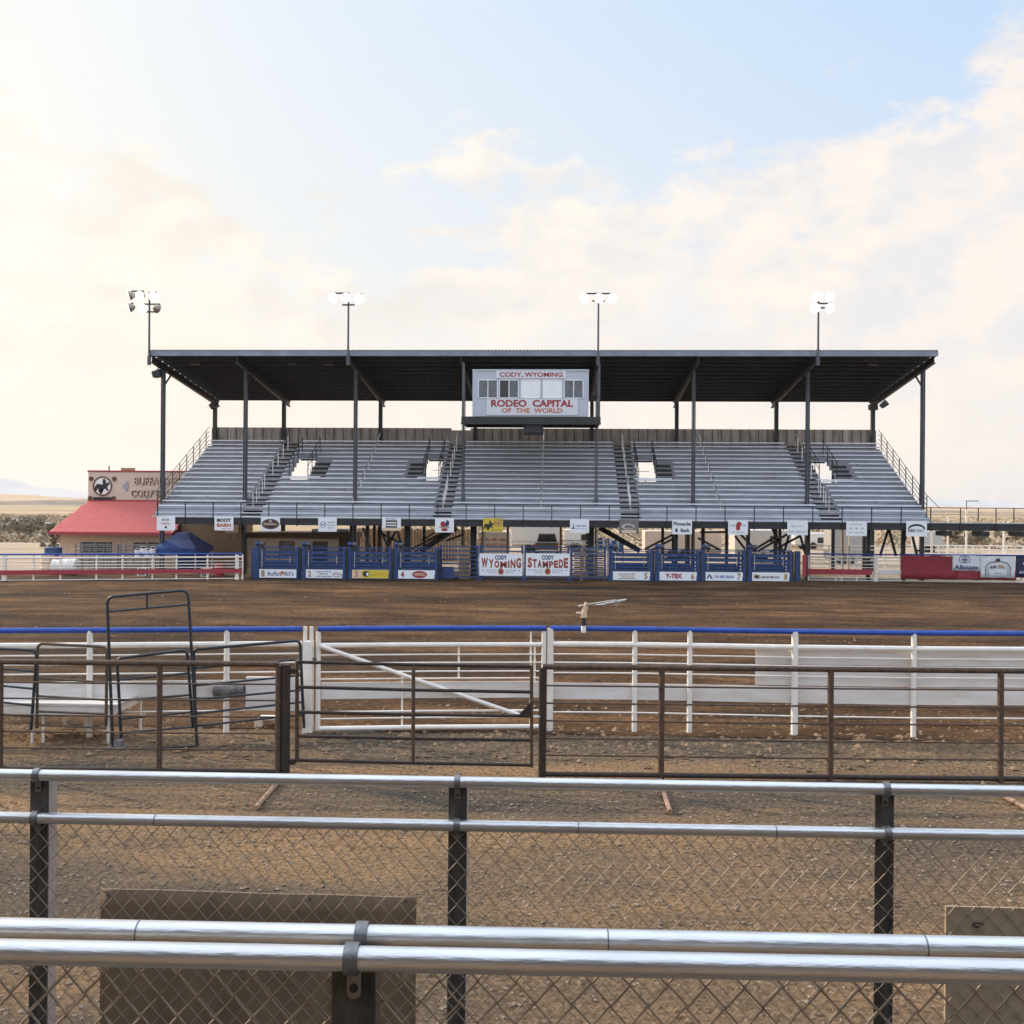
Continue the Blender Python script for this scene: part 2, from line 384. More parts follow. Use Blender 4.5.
for i in range(NR):
    y = Y0+DR*i; z = zs(i); tr = z-.43
    seat = [(XL,XR)]; deck = [(XL,XR)]
    for (_, ax, hw) in aisles: seat = cut(seat, ax-hw, ax+hw)
    if 7 <= i <= 11:
        for (a, c, s), (fa, fc) in zip(voids, flank):
            lo, hi = min(a, fa, c), max(c, fc, a)
            seat = cut(seat, lo-.1, hi+.1) if i < 11 else cut(seat, a-.1, c+.1)
            deck = cut(deck, a, c)
    b = MB()
    for (p, q) in seat:
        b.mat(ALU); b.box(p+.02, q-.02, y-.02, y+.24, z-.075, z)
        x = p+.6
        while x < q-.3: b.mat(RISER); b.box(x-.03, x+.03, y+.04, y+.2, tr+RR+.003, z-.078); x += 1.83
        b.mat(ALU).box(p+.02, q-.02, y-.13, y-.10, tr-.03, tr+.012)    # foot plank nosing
    if i < 15:
        for (p, q) in deck:
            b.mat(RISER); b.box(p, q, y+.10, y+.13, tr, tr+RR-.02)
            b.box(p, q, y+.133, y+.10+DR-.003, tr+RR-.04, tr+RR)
    b.build('seat_row', None, gs)
# first level fascia
b = MB().mat(RISER)
b.box(XL, XR, Y0-.47, Y0-.44, 3.40, 3.62); b.mat(ALU).box(XL, XR, Y0-.50, Y0+.09, 3.62, 3.66)
b.mat(RISER).box(XL, XR, Y0-.02, Y0+.01, 3.665, 3.99); b.mat(ALU).box(XL,XR,Y0-.9,Y0-.47,3.40,3.44)
b.build('front_fascia', None, gs)
# aisle stairs
for (sd, ax, hw) in aisles:
    b = MB()
    for i in range(-1, NR-1):
        y = Y0+DR*i; tr = zs(i)-.43
        b.mat(AISLE).box(ax-hw+.02, ax+hw-.02, y+.02, y+.09, tr+RR*.45, tr+RR-.05)
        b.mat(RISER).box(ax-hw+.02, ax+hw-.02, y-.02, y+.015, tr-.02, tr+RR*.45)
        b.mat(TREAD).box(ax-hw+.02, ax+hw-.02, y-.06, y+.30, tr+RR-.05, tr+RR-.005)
    st = b.build('aisle_stairs', None, gs)
    i = 0
    while i < NR-1:
        y = Y0+DR*i; tr = zs(i)-.2; y2 = Y0+DR*(i+1.2); t2 = zs(i+1)-.15
        MB().tube([(ax,y,tr),(ax,y,tr+.95),(ax,y2,t2+.95),(ax,y2,t2)], .024, 6).build('handrail', GALV, st, smooth=True)
        i += 3 if i in (4,5) else 2
# thin mid-section handrails
for px in (352, 541, 721):
    x = WX(px, Y0)
    for i in range(0, NR-1, 2):
        y = Y0+DR*i; z = zs(i)
        MB().tube([(x,y+.28,z-.2),(x,y+.28,z+.42),(x,y+1.1,z+.86),(x,y+1.1,z+.3)], .02, 6).build('handrail', GALV, gs, smooth=True)
# vomitories
for (a, c, s), (fa, fc) in zip(voids, flank):
    b = MB(); y7, y12 = Y0+DR*7, Y0+DR*12
    zf = zs(7)-.62
    b.mat(AISLE).box(a, c, y7, YB-.2, zf-.12, zf)
    for x in (a, c): b.mat(STEEL).box(x-.02, x+.02, y7, y12+.2, zf+.003, zf+.22)
    for i in range(7, 11):
        yy = Y0+DR*i; tt = zs(i)-.43
        b.mat(AISLE).box(fa, fc, yy+.04, yy+.095, tt+RR*.35, tt+RR-.05); b.mat(TREAD).box(fa, fc, yy-.02, yy+.13, tt+RR+.002, tt+RR+.035)
    b.mat(STEEL).box(a, c, y12-.05, y12+.03, zs(12)-.56, zs(12)-.44)
    v = b.build('vomitory', None, gs)
    r = MB()
    for x in (a, c):
        for k in range(4):
            yy = y7+.1+(y12+.3-y7)*k/3; zz = zs(7)+(yy-y7)*RR/DR
            r.tube([(x,yy,zz-.4),(x,yy,zz+.75)], .028, 6)
        r.tube([(x,y7+.1,zs(7)+.8),(x,y12+.4,zs(7)+(y12+.3-y7)*RR/DR+.75)], .026, 6)
        r.tube([(x,y7+.1,zs(7)+.4),(x,y12+.4,zs(7)+(y12+.3-y7)*RR/DR+.35)], .022, 6)
    r.build('guard_rail', STEEL, v, smooth=True)
    r = MB()
    for h in (.55, 1.0): r.tube([(a,YB-.3,zf+h),(c,YB-.3,zf+h)], .018, 6)
    r.tube([(a+(c-a)*.4,YB-.3,zf),(a+(c-a)*.4,YB-.3,zf+1.25)], .018, 6)
    r.build('rear_rail', RUST, v, smooth=True)
    b = MB().mat(ALU).box(a-.3, c+.9 if s < 0 else c+.1, y7-.42, y7-.38, zs(6)+.02, zs(6)+.08)
    b.build('rail_plank', None, v)
# back wall with ribs
ztop, zbot = WZ(543, 428.5, YB+.3), zs(15)-.35
b = MB().mat(BACKW); gap = (WX(451,YB+.3), WX(470,YB+.3))
for (p, q) in cut([(XL,XR)], *gap):
    b.box(p, q, YB+.3, YB+.33, zbot, ztop); x = p+.1
    while x < q-.1: b.box(x, x+.06, YB+.26, YB+.30-.001, zbot, ztop-.005); x += .305
b.mat(BROWNT)
for (p, q) in cut([(XL,XR)], *gap):
    x = p+.25
    while x < q-.1: b.box(x, x+.045, YB+.245, YB+.259, zbot, ztop-.01); x += .61
b.mat(BACKW)
b.box(gap[0], gap[1], YB+.3, YB+.33, zbot, ztop-.14)
b.build('back_wall', None, gs)
b = MB().mat(RISER).box(XL, XR, Y0+DR*15+.12, YB+.29, zs(15)-.18, zs(15)-.14)
b.mat(STEEL).box(XL, XR, YB+.15, YB+.25, zbot-.2, zbot)
b.build('rear_deck', None, gs)
# columns
fcol = [162.5,245,355,463,596,693,807,922]; fX = [WX(p, YC) for p in fcol]
fX[0] = XL-.15; fX[7] = XR+.15
def rz(y, off=0):                # underside line of the rafters
    return 12.28 + (10.86-12.28)*(y-56.8)/(68.2-56.8) + off
def ibeam(b, a, c, w, h, t=.03):
    up = UZ
    b.bar(a, c, t, h-2*t-.004)
    d = Vector((0,0,(h-t)/2)); b.bar(Vector(a)+d, Vector(c)+d, w, t); b.bar(Vector(a)-d, Vector(c)-d, w, t)
for k, x in enumerate(fX):
    b = MB(); h = rz(YC)
    b.bar((x,YC,0),(x,YC,h), .09, .22, up=(0,1,0)); b.bar((x-.09,YC,0),(x-.09,YC,h), .02,.24, up=(0,1,0)); b.bar((x+.09,YC,0),(x+.09,YC,h), .02,.24, up=(0,1,0))
    b.build('column', STEELG, gs)
    b = MB(); h = rz(YB)
    xr = x - (.0 if k else -.25) - (.25 if k == 7 else 0)
    b.bar((xr,YB,0),(xr,YB,h), .24, .24, up=(0,1,0)); b.build('rear_column', STEEL, gs)
    b = MB(); ibeam(b, (x,56.8,rz(56.8,.19)), (x,68.2,rz(68.2,.19)), .2, .38)
    b.bar((x,YC+.1,rz(YC,-.9)),(x,YC+1.2,rz(YC+1.2,.02)), .08, .08); b.build('rafter', STEEL, gs)
# purlins, sheet, fascia
X0, X1 = XL-.32, XR+.32
for k in range(13):
    y = 57.0 + (68.0-57.0)*k/12; b = MB(); z = rz(y,.38)
    b.box(X0+.02, X1-.02, y-.035, y+.035, z+.003, z+.28); b.build('purlin', STEEL, gs)
b = MB(); vs = []; fs = []; n = int((X1-X0)/.05); 
for i in range(n+1):
    x = X0+(X1-X0)*i/n; ph = i % 4; h = .05 if ph in (1,2) else 0
    for (y, z) in ((56.72, rz(56.72,.665)+h), (68.3, rz(68.3,.665)+h)): vs += [(x,y,z),(x,y,z+.02)]
for i in range(n):
    o = i*4; p = o+4; fs += [(o,p,p+2,o+2),(o+1,o+3,p+3,p+1),(o,o+1,p+1,p),(o+2,p+2,p+3,o+3)]
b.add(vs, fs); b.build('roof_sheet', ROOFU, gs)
b = MB().mat(FASC).box(X0, X1, 56.66, 56.715, rz(56.7,.36), rz(56.7,.64)); b.build('front_gutter', None, gs)
# front railing + walkway
YW = 55.6; WL, WR = WX(158, YW), WX(1075, YW)
b = MB(); b.mat(STEEL).box(WL, WR, YW, YW+.08, WZ(543,527.2,YW), 3.36); b.box(WL, WR, YW+1.7, YW+1.78, 2.95, 3.30)
b.mat(RISER).box(WL, WR, YW-.05, Y0-.5, 3.365, 3.40)
x = WL+1
while x < WR: b.mat(STEEL).box(x-.05,x+.05, YW+.083, YW+1.69, 3.05, 3.35); x += 2.4
b.build('front_walkway', None, gs)
b = MB(); posts = [158,174,186]
px = 200.0; xs = []
x = WL
while x < WR:
    xs.append(x); x += 1.59 if x < XR+.3 else .95
zr_ = 4.22
for k, x in enumerate(xs):
    lo = 2.92 if x < XR+.3 or k % 2 == 0 else 3.5
    b.bar((x,YW-.04,lo),(x,YW-.04,zr_), .05 if x < XR+.3 else .04, .05, up=(0,1,0))
b.tube([(WL,YW-.04,zr_),(WR,YW-.04,zr_)], .022, 6); b.tube([(WL,YW-.04,3.85),(WR,YW-.04,3.85)], .012, 5)
b.build('front_railing', STEEL, gs)
# side railings stepping up with the rows
for (x, s) in ((XL-.06,-1),(XR+.06,1)):
    b = MB()
    for i in range(0, NR+1, 2):
        y = Y0+DR*i; z = zs(i) if i < NR else zs(15)
        b.tube([(x,y,z-.6),(x,y,z+.85)], .028, 6)
    for h in (.0,.28,.56,.85): b.tube([(x,Y0,zs(0)+h),(x,Y0+DR*15,zs(15)+h)], .02, 6)
    b.tube([(x,YW,4.2),(x,Y0,zs(0)+.85)], .02, 6)
    b.build('side_railing', RUST, gs, smooth=True)  # brown pipe tone puts the orange sunlight into the railing colour
    b = MB()
    b.mat(RISER).add([(x-.015,Y0-.4,zs(0)-.72),(x-.015,Y0-.4,zs(0)-.45),(x-.015,Y0+DR*15,zs(15)-.45),(x-.015,Y0+DR*15,zs(15)-.8),
                      (x+.015,Y0-.4,zs(0)-.72),(x+.015,Y0-.4,zs(0)-.45),(x+.015,Y0+DR*15,zs(15)-.45),(x+.015,Y0+DR*15,zs(15)-.8)],
          [(0,1,2,3),(7,6,5,4),(0,4,5,1),(1,5,6,2),(2,6,7,3),(3,7,4,0)])
    b.build('side_stringer', None, gs)
# under-stand frame
for px in (244, 352, 368, 408, 474, 591, 676, 688, 703, 748, 808, 868, 903):
    x = WX(px, 57.8); wide = .34 if px in (408,474,591) else .18
    b = MB(); b.box(x-wide/2, x+wide/2, 57.6, 57.85, 0, 3.3)
    b.bar((x,57.7,3.2),(x,66.5,7.6), .12, .3); b.box(x-.09,x+.09,64.9,65.1,0,6.7)
    b.build('support_frame', STEEL, gs)
for (p0, y0, p1, y1) in ((380,528,390,551),(397,528,386,551),(397,528,403,551),(363,528,372,551),(772,528,785,556),(791,528,783,556),(798,528,806,556),(888,530,880,556),(889,530,896,556),(907,530,901,556),(911,530,917,556),
                         (645,549,676,533),(650,551,678,536),(698,538,720,550),(736,530,757,551),(752,551,775,537),(800,536,770,552),(383,534,412,549),(412,549,442,533),(415,551,446,536),(464,534,446,541),(700,532,730,532),(735,536,745,549),(800,527,758,551)):
    b = MB(); b.bar(at(p0,y0,58.6), at(p1,y1,58.6), .12, .12); b.build('brace', STEEL, gs)
# access stairs down through the stand
for (pa, pb, s) in ((455,420,1),(600,640,-1)):
    a = at(pa,528,59.5); c = at(pb,551,59.5); b = MB()
    for dy in (0, 1.1):
        b.mat(STEEL).bar(a+Vector((0,dy,0)), c+Vector((0,dy,0)), .06, .30)
        b.tube([a+Vector((0,dy,.5)), c+Vector((0,dy,.6))], .025, 6)
    for k in range(9):
        p = a.lerp(c, (k+.5)/9); b.mat(GREYW).box(p.x-.12,p.x+.12,p.y+.04,p.y+1.06,p.z-.02,p.z+.02)
    b.build('access_stairs', None, gs)
# press box
YP = 56.9; pl, pr = WX(472.6,YP), WX(587.0,YP); pz0, pz1 = WZ(530,416.5,YP), WZ(530,371.0,YP)
b = MB().mat(BOXW).box(pl, pr, YP, YP+2.6, pz0, pz1)
b.box(pl-.06, pr+.06, YP-.05, YP+2.65, pz1+.002, pz1+.09)
x = pl+.05
while x < pr: b.box(x, x+.02, YP-.012, YP-.001, pz0, pz1-.02); x += .2
for x in (pl, pr): b.box(x-.05, x+.05, YP-.04, YP-.013, pz0, pz1)
pb = b.build('press_box', None, gs)
def pbx(zx): return WX(460+zx/7.314, YP)
def pbz(zy): return WZ(530, 360+zy/7.314, YP)
b = MB().mat(WHITEC).box(pbx(255), pbx(768), YP-.045, YP-.015, pbz(135), pbz(76)); b.box(pbx(190), pbx(858), YP-.045, YP-.015, pbz(403), pbz(285))
b.mats = [M('press_sign_board',(.60,.62,.66),.5,0,.03)]; b.build('sign_board', None, pb)
b = MB().mat(TXR); serif_text(b, 'CODY, WYOMING', (pbx(283)+pbx(742))/2, pbz(110), pbx(742)-pbx(283), pbz(90)-pbz(130), YP-.049, TXR)
serif_text(b, 'RODEO  CAPITAL', (pbx(222)+pbx(822))/2, pbz(318), pbx(822)-pbx(222), pbz(292)-pbz(344), YP-.049, TXR, .04)
serif_text(b, 'OF  THE  WORLD', (pbx(300)+pbx(745))/2, pbz(370), pbx(745)-pbx(300), pbz(352)-pbz(388), YP-.049, TXO)
b.build('lettering', None, pb)
for (a, c, mA, mB_) in ((132,264,GLASSG,GLASSG),(286,418,DARKG,GLASSG),(445,577,BLINDW,BLINDW),(604,734,BLINDW,BLINDW),(760,890,GLASSG,GLASSG)):
    b = MB(); xa, xb, za, zb = pbx(a), pbx(c), pbz(275), pbz(150); xm = (xa+xb)/2
    b.mat(WHITEC)
    for (p,q,r_,t) in ((xa-.03,xb+.03,zb,zb+.05),(xa-.03,xb+.03,za-.05,za),(xa-.05,xa,za-.05,zb+.05),(xb,xb+.05,za-.05,zb+.05),(xm-.025,xm+.025,za,zb)):
        b.box(p,q,YP-.04,YP-.013,r_,t)
    b.mat(mA).box(xa,xm-.026,YP-.022,YP-.013,za,zb); b.mat(mB_).box(xm+.026,xb,YP-.020,YP-.013,za,zb)
    b.build('window', None, pb)
b = MB().mat(STEEL)
xl, xr_ = WX(463,YP), WX(598,YP); zf0, zf1 = WZ(530,424,YP), WZ(530,417.2,YP)
b.box(xl-.1, xr_+.1, YP-.35, YP-.27, zf0, zf1); b.box(xl-.1, xr_+.1, YP+2.7, YP+2.78, zf0, zf1)
b.mat(STEEL).box(xl-.1, xr_+.1, YP-.268, YP+2.695, zf1-.10, zf1-.02); b.box(xl-.12,xr_+.12,YP-.40,YP-.36,zf0-.05,zf0+.04)
for x in (xl, xr_):
    b.mat(STEELG).box(x-.07, x+.07, YP-.26, YP-.12, 9, rz(YP)); b.box(x-.07,x+.07,YP-.11,YP+2.69,zf0,zf1-.11)
b.build('press_box_platform', None, gs)
b = MB().mat(STEEL).box(WX(523,YP), WX(542.5,YP), YP-.2, YP+1.2, WZ(533,433.5,YP), zf0-.01)
b.box(WX(526,YP), WX(539.5,YP), YP-.24, YP-.205, WZ(533,432.5,YP), zf0-.08); b.build('hatch_box', None, gs)
# tall guy posts on the outer roof corners: floodlight poles
def floodpole(px, ytop, heads, label):
    Yp = 56.60; base = at(px, 365, Yp); top = at(px, ytop, Yp)
    t = thing('floodlight_pole', label, 'floodlight', (base.x, Yp, base.z), 'floodlight poles along the roof edge')
    b = MB(); b.tube([base, Vector((base.x,Yp,top.z))], .065, 10, r2=.05); b.box(base.x-.1,base.x+.1,Yp-.02,Yp+.06,base.z,base.z+.5)
    b.build('pole', STEELG, t, smooth=True)
    rows = sorted({h[1] for h in heads}); b = MB()
    for r_ in rows:
        hs = [h for h in heads if h[1] == r_]; z = at(px, r_, Yp).z
        b.box(min(WX(h[0],Yp) for h in hs)-.05, max(WX(h[0],Yp) for h in hs)+.05, Yp-.05, Yp+.03, z+.24, z+.31)
    b.box(base.x-.35, base.x+.35, Yp-.06, Yp+.04, at(px, ytop+4+4*len(rows), Yp).z-.03, at(px, ytop+4+4*len(rows), Yp).z+.04)
    b.build('crossarm', STEEL, t)
    for (hx, hy, lit, rot) in heads:
        c = at(hx, hy, Yp); c.z -= 0
        d = Vector((math.sin(rot), -math.cos(rot), -.28)).normalized()
        b = MB().mat(LAMPH)
        rs = [(-.28,.08),(-.20,.15),(-.05,.24),(.06,.27)]; pts = [c + d*(q[0]) for q in rs]
        ref = d.cross(UZ).normalized(); q2 = d.cross(ref); vs = []; n = 16
        for (o_, r_) in rs:
            for i in range(n): a = 2*math.pi*i/n; vs.append(c + Vector((0,-.12,0)) + d*o_ + ref*(r_*math.cos(a)) + q2*(r_*math.sin(a)))
        fs = [tuple(range(n))]
        for k in range(3):
            for i in range(n): j = (i+1) % n; fs.append((k*n+i,k*n+j,(k+1)*n+j,(k+1)*n+i))
        b.add(vs, fs); b.bar(c+Vector((0,0,.05)), c+Vector((0,0,.27)), .05, .05, up=(0,1,0))
        hd = b.build('lamp_head', None, t, smooth=True)
        b = MB(); vs = []
        for (o_, r_) in ((.062,.268),(.10,.19),(.12,.0)):
            for i in range(n): a = 2*math.pi*i/n; vs.append(c + Vector((0,-.12,0)) + d*o_ + ref*(r_*math.cos(a)) + q2*(r_*math.sin(a)))
        fs = []
        for k in range(2):
            for i in range(n): j = (i+1) % n; fs.append((k*n+i,k*n+j,(k+1)*n+j,(k+1)*n+i))
        b.add(vs, fs); b.build('lens', LAMP if lit else GLASSG, hd, smooth=True)
floodpole(149, 292, [(131,296,True,-1.3),(141.5,296,True,-.3),(154.5,297,True,.3),(131,308,True,-1.3),(143.5,309,True,.1),(158,309,False,2.6)], 'leftmost roof floodlight pole with two rows of lamps, one turned away')
floodpole(348, 293, [(334,298,True,-.2),(346.5,298,True,0),(359.5,299,True,.2)], 'second floodlight pole from the left with three lit lamps')
floodpole(598, 293, [(584.5,298.5,True,-.3),(599,298.5,True,0),(612,298.5,True,.2)], 'floodlight pole above the right edge of the press box')
floodpole(818, 292, [(816.5,296.5,True,-.2),(829,297,True,.2),(814.5,308.5,True,-.1),(829,308.5,True,.1)], 'rightmost roof floodlight pole with two rows of two lit lamps')
# loudspeakers and small floods under the eaves
def speaker(px, py, Y, lab, tilt=0.0, w=.5):
    p = at(px, py, Y); t = thing('loudspeaker', lab, 'speaker', tuple(p), 'loudspeakers hung under the roof')
    c, s_ = math.cos(tilt), math.sin(tilt); b = MB()
    pts = [(-w/2,-w*.35),(w/2,-w*.45),(w/2,w*.45),(-w/2,w*.35)]
    b.prism([(p.x+x*c-z*s_, p.z+x*s_+z*c) for x, z in pts], Y-.25, Y+.25); b.build('cabinet', STEEL, t, bevel=.02)
    b = MB(); b.bar((p.x,Y,p.z+w*.3),(p.x+.05,Y,p.z+w*.3+.35), .05,.05, up=(0,1,0)); b.build('bracket', STEEL, t)
speaker(157.5, 374, 58.4, 'dark loudspeaker outside the far left front column', .25)
speaker(214, 405.5, 66.4, 'dark loudspeaker at the top of the left rear column', .6)
speaker(873, 407, 66.4, 'lower dark loudspeaker on the right rear column', .1)
speaker(884, 404.5, 66.5, 'outer dark loudspeaker beside the right rear roof corner', .7, .42)
speaker(195, 360.5, 58.6, 'dark speaker box under the roof near its left end', 0, .6)
speaker(328, 361, 58.6, 'dark speaker box under the roof left of the second floodlight pole', 0, .6)
speaker(873, 361, 58.6, 'dark speaker box under the roof near its right end', 0, .6)
speaker(292, 361, 58.6, 'dark speaker box under the roof between the left column pair', 0, .5)
speaker(594, 395, 57.2, 'small pale speaker beside the right edge of the press box', 0, .3)

# ------------------------------------------------------------------ rail signs
def horse(b, cx, cz, s, y, m):       # bucking horse and rider outline
    pts = [(-.50,-.05),(-.42,.10),(-.30,.16),(-.12,.12),(.02,.10),(.06,.26),(.02,.42),(.10,.50),(.20,.42),(.20,.26),(.26,.14),(.36,.26),(.50,.22),(.46,.10),(.36,.02),(.32,-.12),(.44,-.26),(.38,-.34),(.22,-.20),(.12,-.16),(-.06,-.18),(-.14,-.34),(-.06,-.50),(-.16,-.50),(-.26,-.32),(-.28,-.14),(-.40,-.30),(-.50,-.44),(-.56,-.36),(-.44,-.16)]
    b.mat(m)
    vs = [(cx+x*s, y, cz+z*s) for x, z in pts]; bm = bmesh.new(); bv = [bm.verts.new(v) for v in vs]; f = bm.faces.new(bv)
    r_ = bmesh.ops.triangulate(bm, faces=[f]); bm.verts.index_update()
    b.add([v.co.copy() for v in bm.verts], [tuple(v.index for v in f.verts) for f in bm.faces]); bm.free()
YS = YW-.09
def rail_sign(px, py, wpx, hpx, lab, face, art, name='banner_sign'):
    c = at(px, py, YS); w = wpx*YS/1000; h = hpx*YS/1000
    t = thing(name, lab, 'sign', tuple(c), 'sponsor signs along the walkway railing')
    b = MB().mat(face).box(c.x-w/2, c.x+w/2, YS-.012, YS, c.z-h/2, c.z+h/2)
    b.mat(GALV).box(c.x-w/2-.01, c.x+w/2+.01, YS+.001, YS+.012, c.z+h/2-.03, c.z+h/2+.01)
    b.build('panel', None, t)
    a = MB(); art(a, c.x, c.z, w, h, YS-.016)
    if a.f: a.build('lettering', None, t)
def A1(a,x,z,w,h,y): scrib(a,x-.2*w,x+.2*w,z+.18*h,z+.36*h,y,TXK,1,1); scrib(a,x-.25*w,x+.25*w,z-.06*h,z+.06*h,y,TXO,2,1); a.mat(TXK).disc(x,z-.27*h,.06*w,.09*h,y)
def A2(a,x,z,w,h,y): text_into(a,'BOOT',x,z+.24*h,.74*w,.26*h,y,.06,TXK); text_into(a,'BARN',x,z-.12*h,.74*w,.26*h,y,.06,TXO); scrib(a,x-.1*w,x+.36*w,z-.4*h,z-.33*h,y,TXR,3,2)
def A3(a,x,z,w,h,y): a.mat(TXK).disc(x,z,.46*w,.36*h,y); a.mat(TXT_).disc(x,z,.42*w,.31*h,y-.004); a.mat(TXK).disc(x,z,.40*w,.29*h,y-.008); scrib(a,x-.34*w,x+.34*w,z-.09*h,z+.09*h,y-.018,TANP,4,1); a.mat(TANP).disc(x,z+.2*h,.08*w,.05*h,y-.016)
def A4(a,x,z,w,h,y):
    a.mat(TXG).disc(x-.24*w,z,.17*w,.22*h,y); a.mat(WHITEC).disc(x-.24*w,z,.13*w,.17*h,y-.004); scrib(a,x-.34*w,x-.14*w,z-.06*h,z+.08*h,y-.014,TXB,5,1)
    scrib(a,x,x+.42*w,z+.08*h,z+.2*h,y,TXG,6,1); scrib(a,x,x+.42*w,z-.1*h,z,y,TXG,7,2); scrib(a,x,x+.3*w,z-.27*h,z-.18*h,y,TXG,8,1)
def A5(a,x,z,w,h,y): a.mat(TANP).box(x-.5*w,x+.5*w,y-.002,y,z-.5*h,z-.28*h); a.mat(TXK).box(x-.3*w,x+.3*w,y-.002,y,z-.27*h,z+.28*h); a.mat(WHITEC).box(x-.27*w,x+.27*w,y-.005,y-.003,z+.05*h,z+.15*h); a.box(x-.27*w,x+.27*w,y-.005,y-.003,z-.15*h,z-.05*h); scrib(a,x-.3*w,x+.3*w,z+.34*h,z+.42*h,y,TXB,9,2)
def A6(a,x,z,w,h,y): a.mat(TXR).disc(x-.08*w,z+.08*h,.14*w,.2*h,y); a.mat(TXB).prism([(x+.02*w,z-.1*h),(x+.22*w,z-.05*h),(x+.26*w,z+.25*h),(x+.12*w,z+.4*h),(x+.05*w,z+.15*h)],y-.008,y); a.mat(TXT_).box(x-.28*w,x+.28*w,y-.012,y-.009,z-.18*h,z-.1*h); a.mat(TXR).disc(x,z-.3*h,.18*w,.1*h,y)
def A7(a,x,z,w,h,y): horse(a,x-.2*w,z-.02*h,.5*w,y,TXK); a.mat(TXT_).box(x+.06*w,x+.44*w,y-.002,y,z-.1*h,z+.42*h); scrib(a,x+.08*w,x+.42*w,z+.18*h,z+.36*h,y-.006,YEL,10,1); scrib(a,x+.08*w,x+.42*w,z-.06*h,z+.1*h,y-.006,YEL,11,1); scrib(a,x-.1*w,x+.4*w,z-.42*h,z-.34*h,y,TXR,12,2)
def A8(a,x,z,w,h,y): a.mat(TXB).box(x-.42*w,x-.22*w,y-.002,y,z-.2*h,z-.14*h); a.prism([(x-.36*w,z-.13*h),(x-.28*w,z-.13*h),(x-.32*w,z+.22*h)],y-.003,y); scrib(a,x-.18*w,x+.42*w,z-.04*h,z+.08*h,y,TXB,13,2); scrib(a,x-.18*w,x+.42*w,z-.22*h,z-.14*h,y,TXG,14,3)
def A9(a,x,z,w,h,y): a.mat(GALV).disc(x-.05*w,z,.34*w,.2*h,y); a.mat(GREYW).disc(x,z-.02*h,.24*w,.12*h,y-.004); a.mat(TANP).box(x-.36*w,x+.36*w,y-.002,y,z-.46*h,z-.24*h)
def A10(a,x,z,w,h,y): text_into(a,'Pinnacle',x,z+.22*h,.86*w,.26*h,y,.03,TXK); text_into(a,'Bank',x+.16*w,z-.22*h,.46*w,.26*h,y,.03,TXK); a.mat(TXK).disc(x-.28*w,z-.22*h,.06*w,.14*h,y)
def A11(a,x,z,w,h,y): a.mat(TXR).prism([(x-.1*w,z-.16*h),(x+.08*w,z-.2*h),(x+.12*w,z+.1*h),(x+.2*w,z+.3*h),(x,z+.42*h),(x-.1*w,z+.2*h)],y-.004,y); scrib(a,x-.42*w,x-.14*w,z+.08*h,z+.2*h,y,TXG,15,1); scrib(a,x+.2*w,x+.44*w,z+.08*h,z+.2*h,y,TXG,16,1); scrib(a,x-.3*w,x+.3*w,z-.36*h,z-.27*h,y,TXG,17,3)
def A12(a,x,z,w,h,y): text_into(a,'Big Horn',x,z+.1*h,.6*w,.2*h,y,0,TXG); text_into(a,'Radio Network',x,z-.25*h,.84*w,.18*h,y,.01,TXG)
def A13(a,x,z,w,h,y): [ (a.mat(TXG).disc(x+k*.28*w,z+.02*h,.05*w,.06*h,y), scrib(a,x+k*.28*w-.1*w,x+k*.28*w+.1*w,z-.3*h,z-.22*h,y,TXG,18+k,1)) for k in (-1,0,1)]; scrib(a,x-.3*w,x+.3*w,z+.26*h,z+.34*h,y,TXG,22,3)
def A14(a,x,z,w,h,y):
    a.mat(TXK).prism([(x+.42*w*math.cos(math.pi*k/12), z-.02*h+.34*h*math.sin(math.pi*k/12)) for k in range(13)],y-.003,y); a.mat(WHITEC).prism([(x+.34*w*math.cos(math.pi*k/12), z-.02*h+.2*h*math.sin(math.pi*k/12)) for k in range(13)],y-.008,y-.005)
    scrib(a,x-.4*w,x+.4*w,z-.22*h,z-.04*h,y,TXK,23,2)
for (px,py,w,h,lab,face,art) in (
 (166,523.5,19,14,'white sign with small black and orange lines at the left end of the railing',WHITEC,A1),
 (224,523.5,19.5,14,'white sign reading BOOT BARN in black and orange on the railing',WHITEC,A2),
 (270.5,524,19.5,14.5,'white sign with a black oval logo above the beige booth',WHITEC,A3),
 (327.5,524.5,19,14.5,'pale blue sign with a round grey logo above the beige booth',WHITEC,A4),
 (391.5,524,19,13.5,'white sign with a dark rectangle and tan lower edge',WHITEC,A5),
 (444.5,525.3,19,14.5,'white sign with a red and blue crest below the second aisle',WHITEC,A6),
 (493,525,20,13.5,'yellow sign with a dark bucking horse',YEL,A7),
 (579.5,526,19,14,'pale sign with a small blue tower logo right of the posters',WHITEC,A8),
 (629,526.5,19.5,14.5,'dark grey sign with a worn silver oval at the foot of the third aisle',GREYW,A9),
 (682,527,19.5,14.5,'white sign reading Pinnacle Bank',WHITEC,A10),
 (738,527.5,19.5,14.5,'white sign with a red figure between grey words',WHITEC,A11),
 (797.5,527.8,20,14.5,'white sign reading Big Horn Radio Network',WHITEC,A12),
 (856.5,528.6,20,14.5,'white sign with three small grey marks in a row',WHITEC,A13),
 (916.5,528.8,20,15,'white sign with a black arch logo at the right end of the stand',WHITEC,A14)):
    rail_sign(px,py,w,h,lab,face,art)

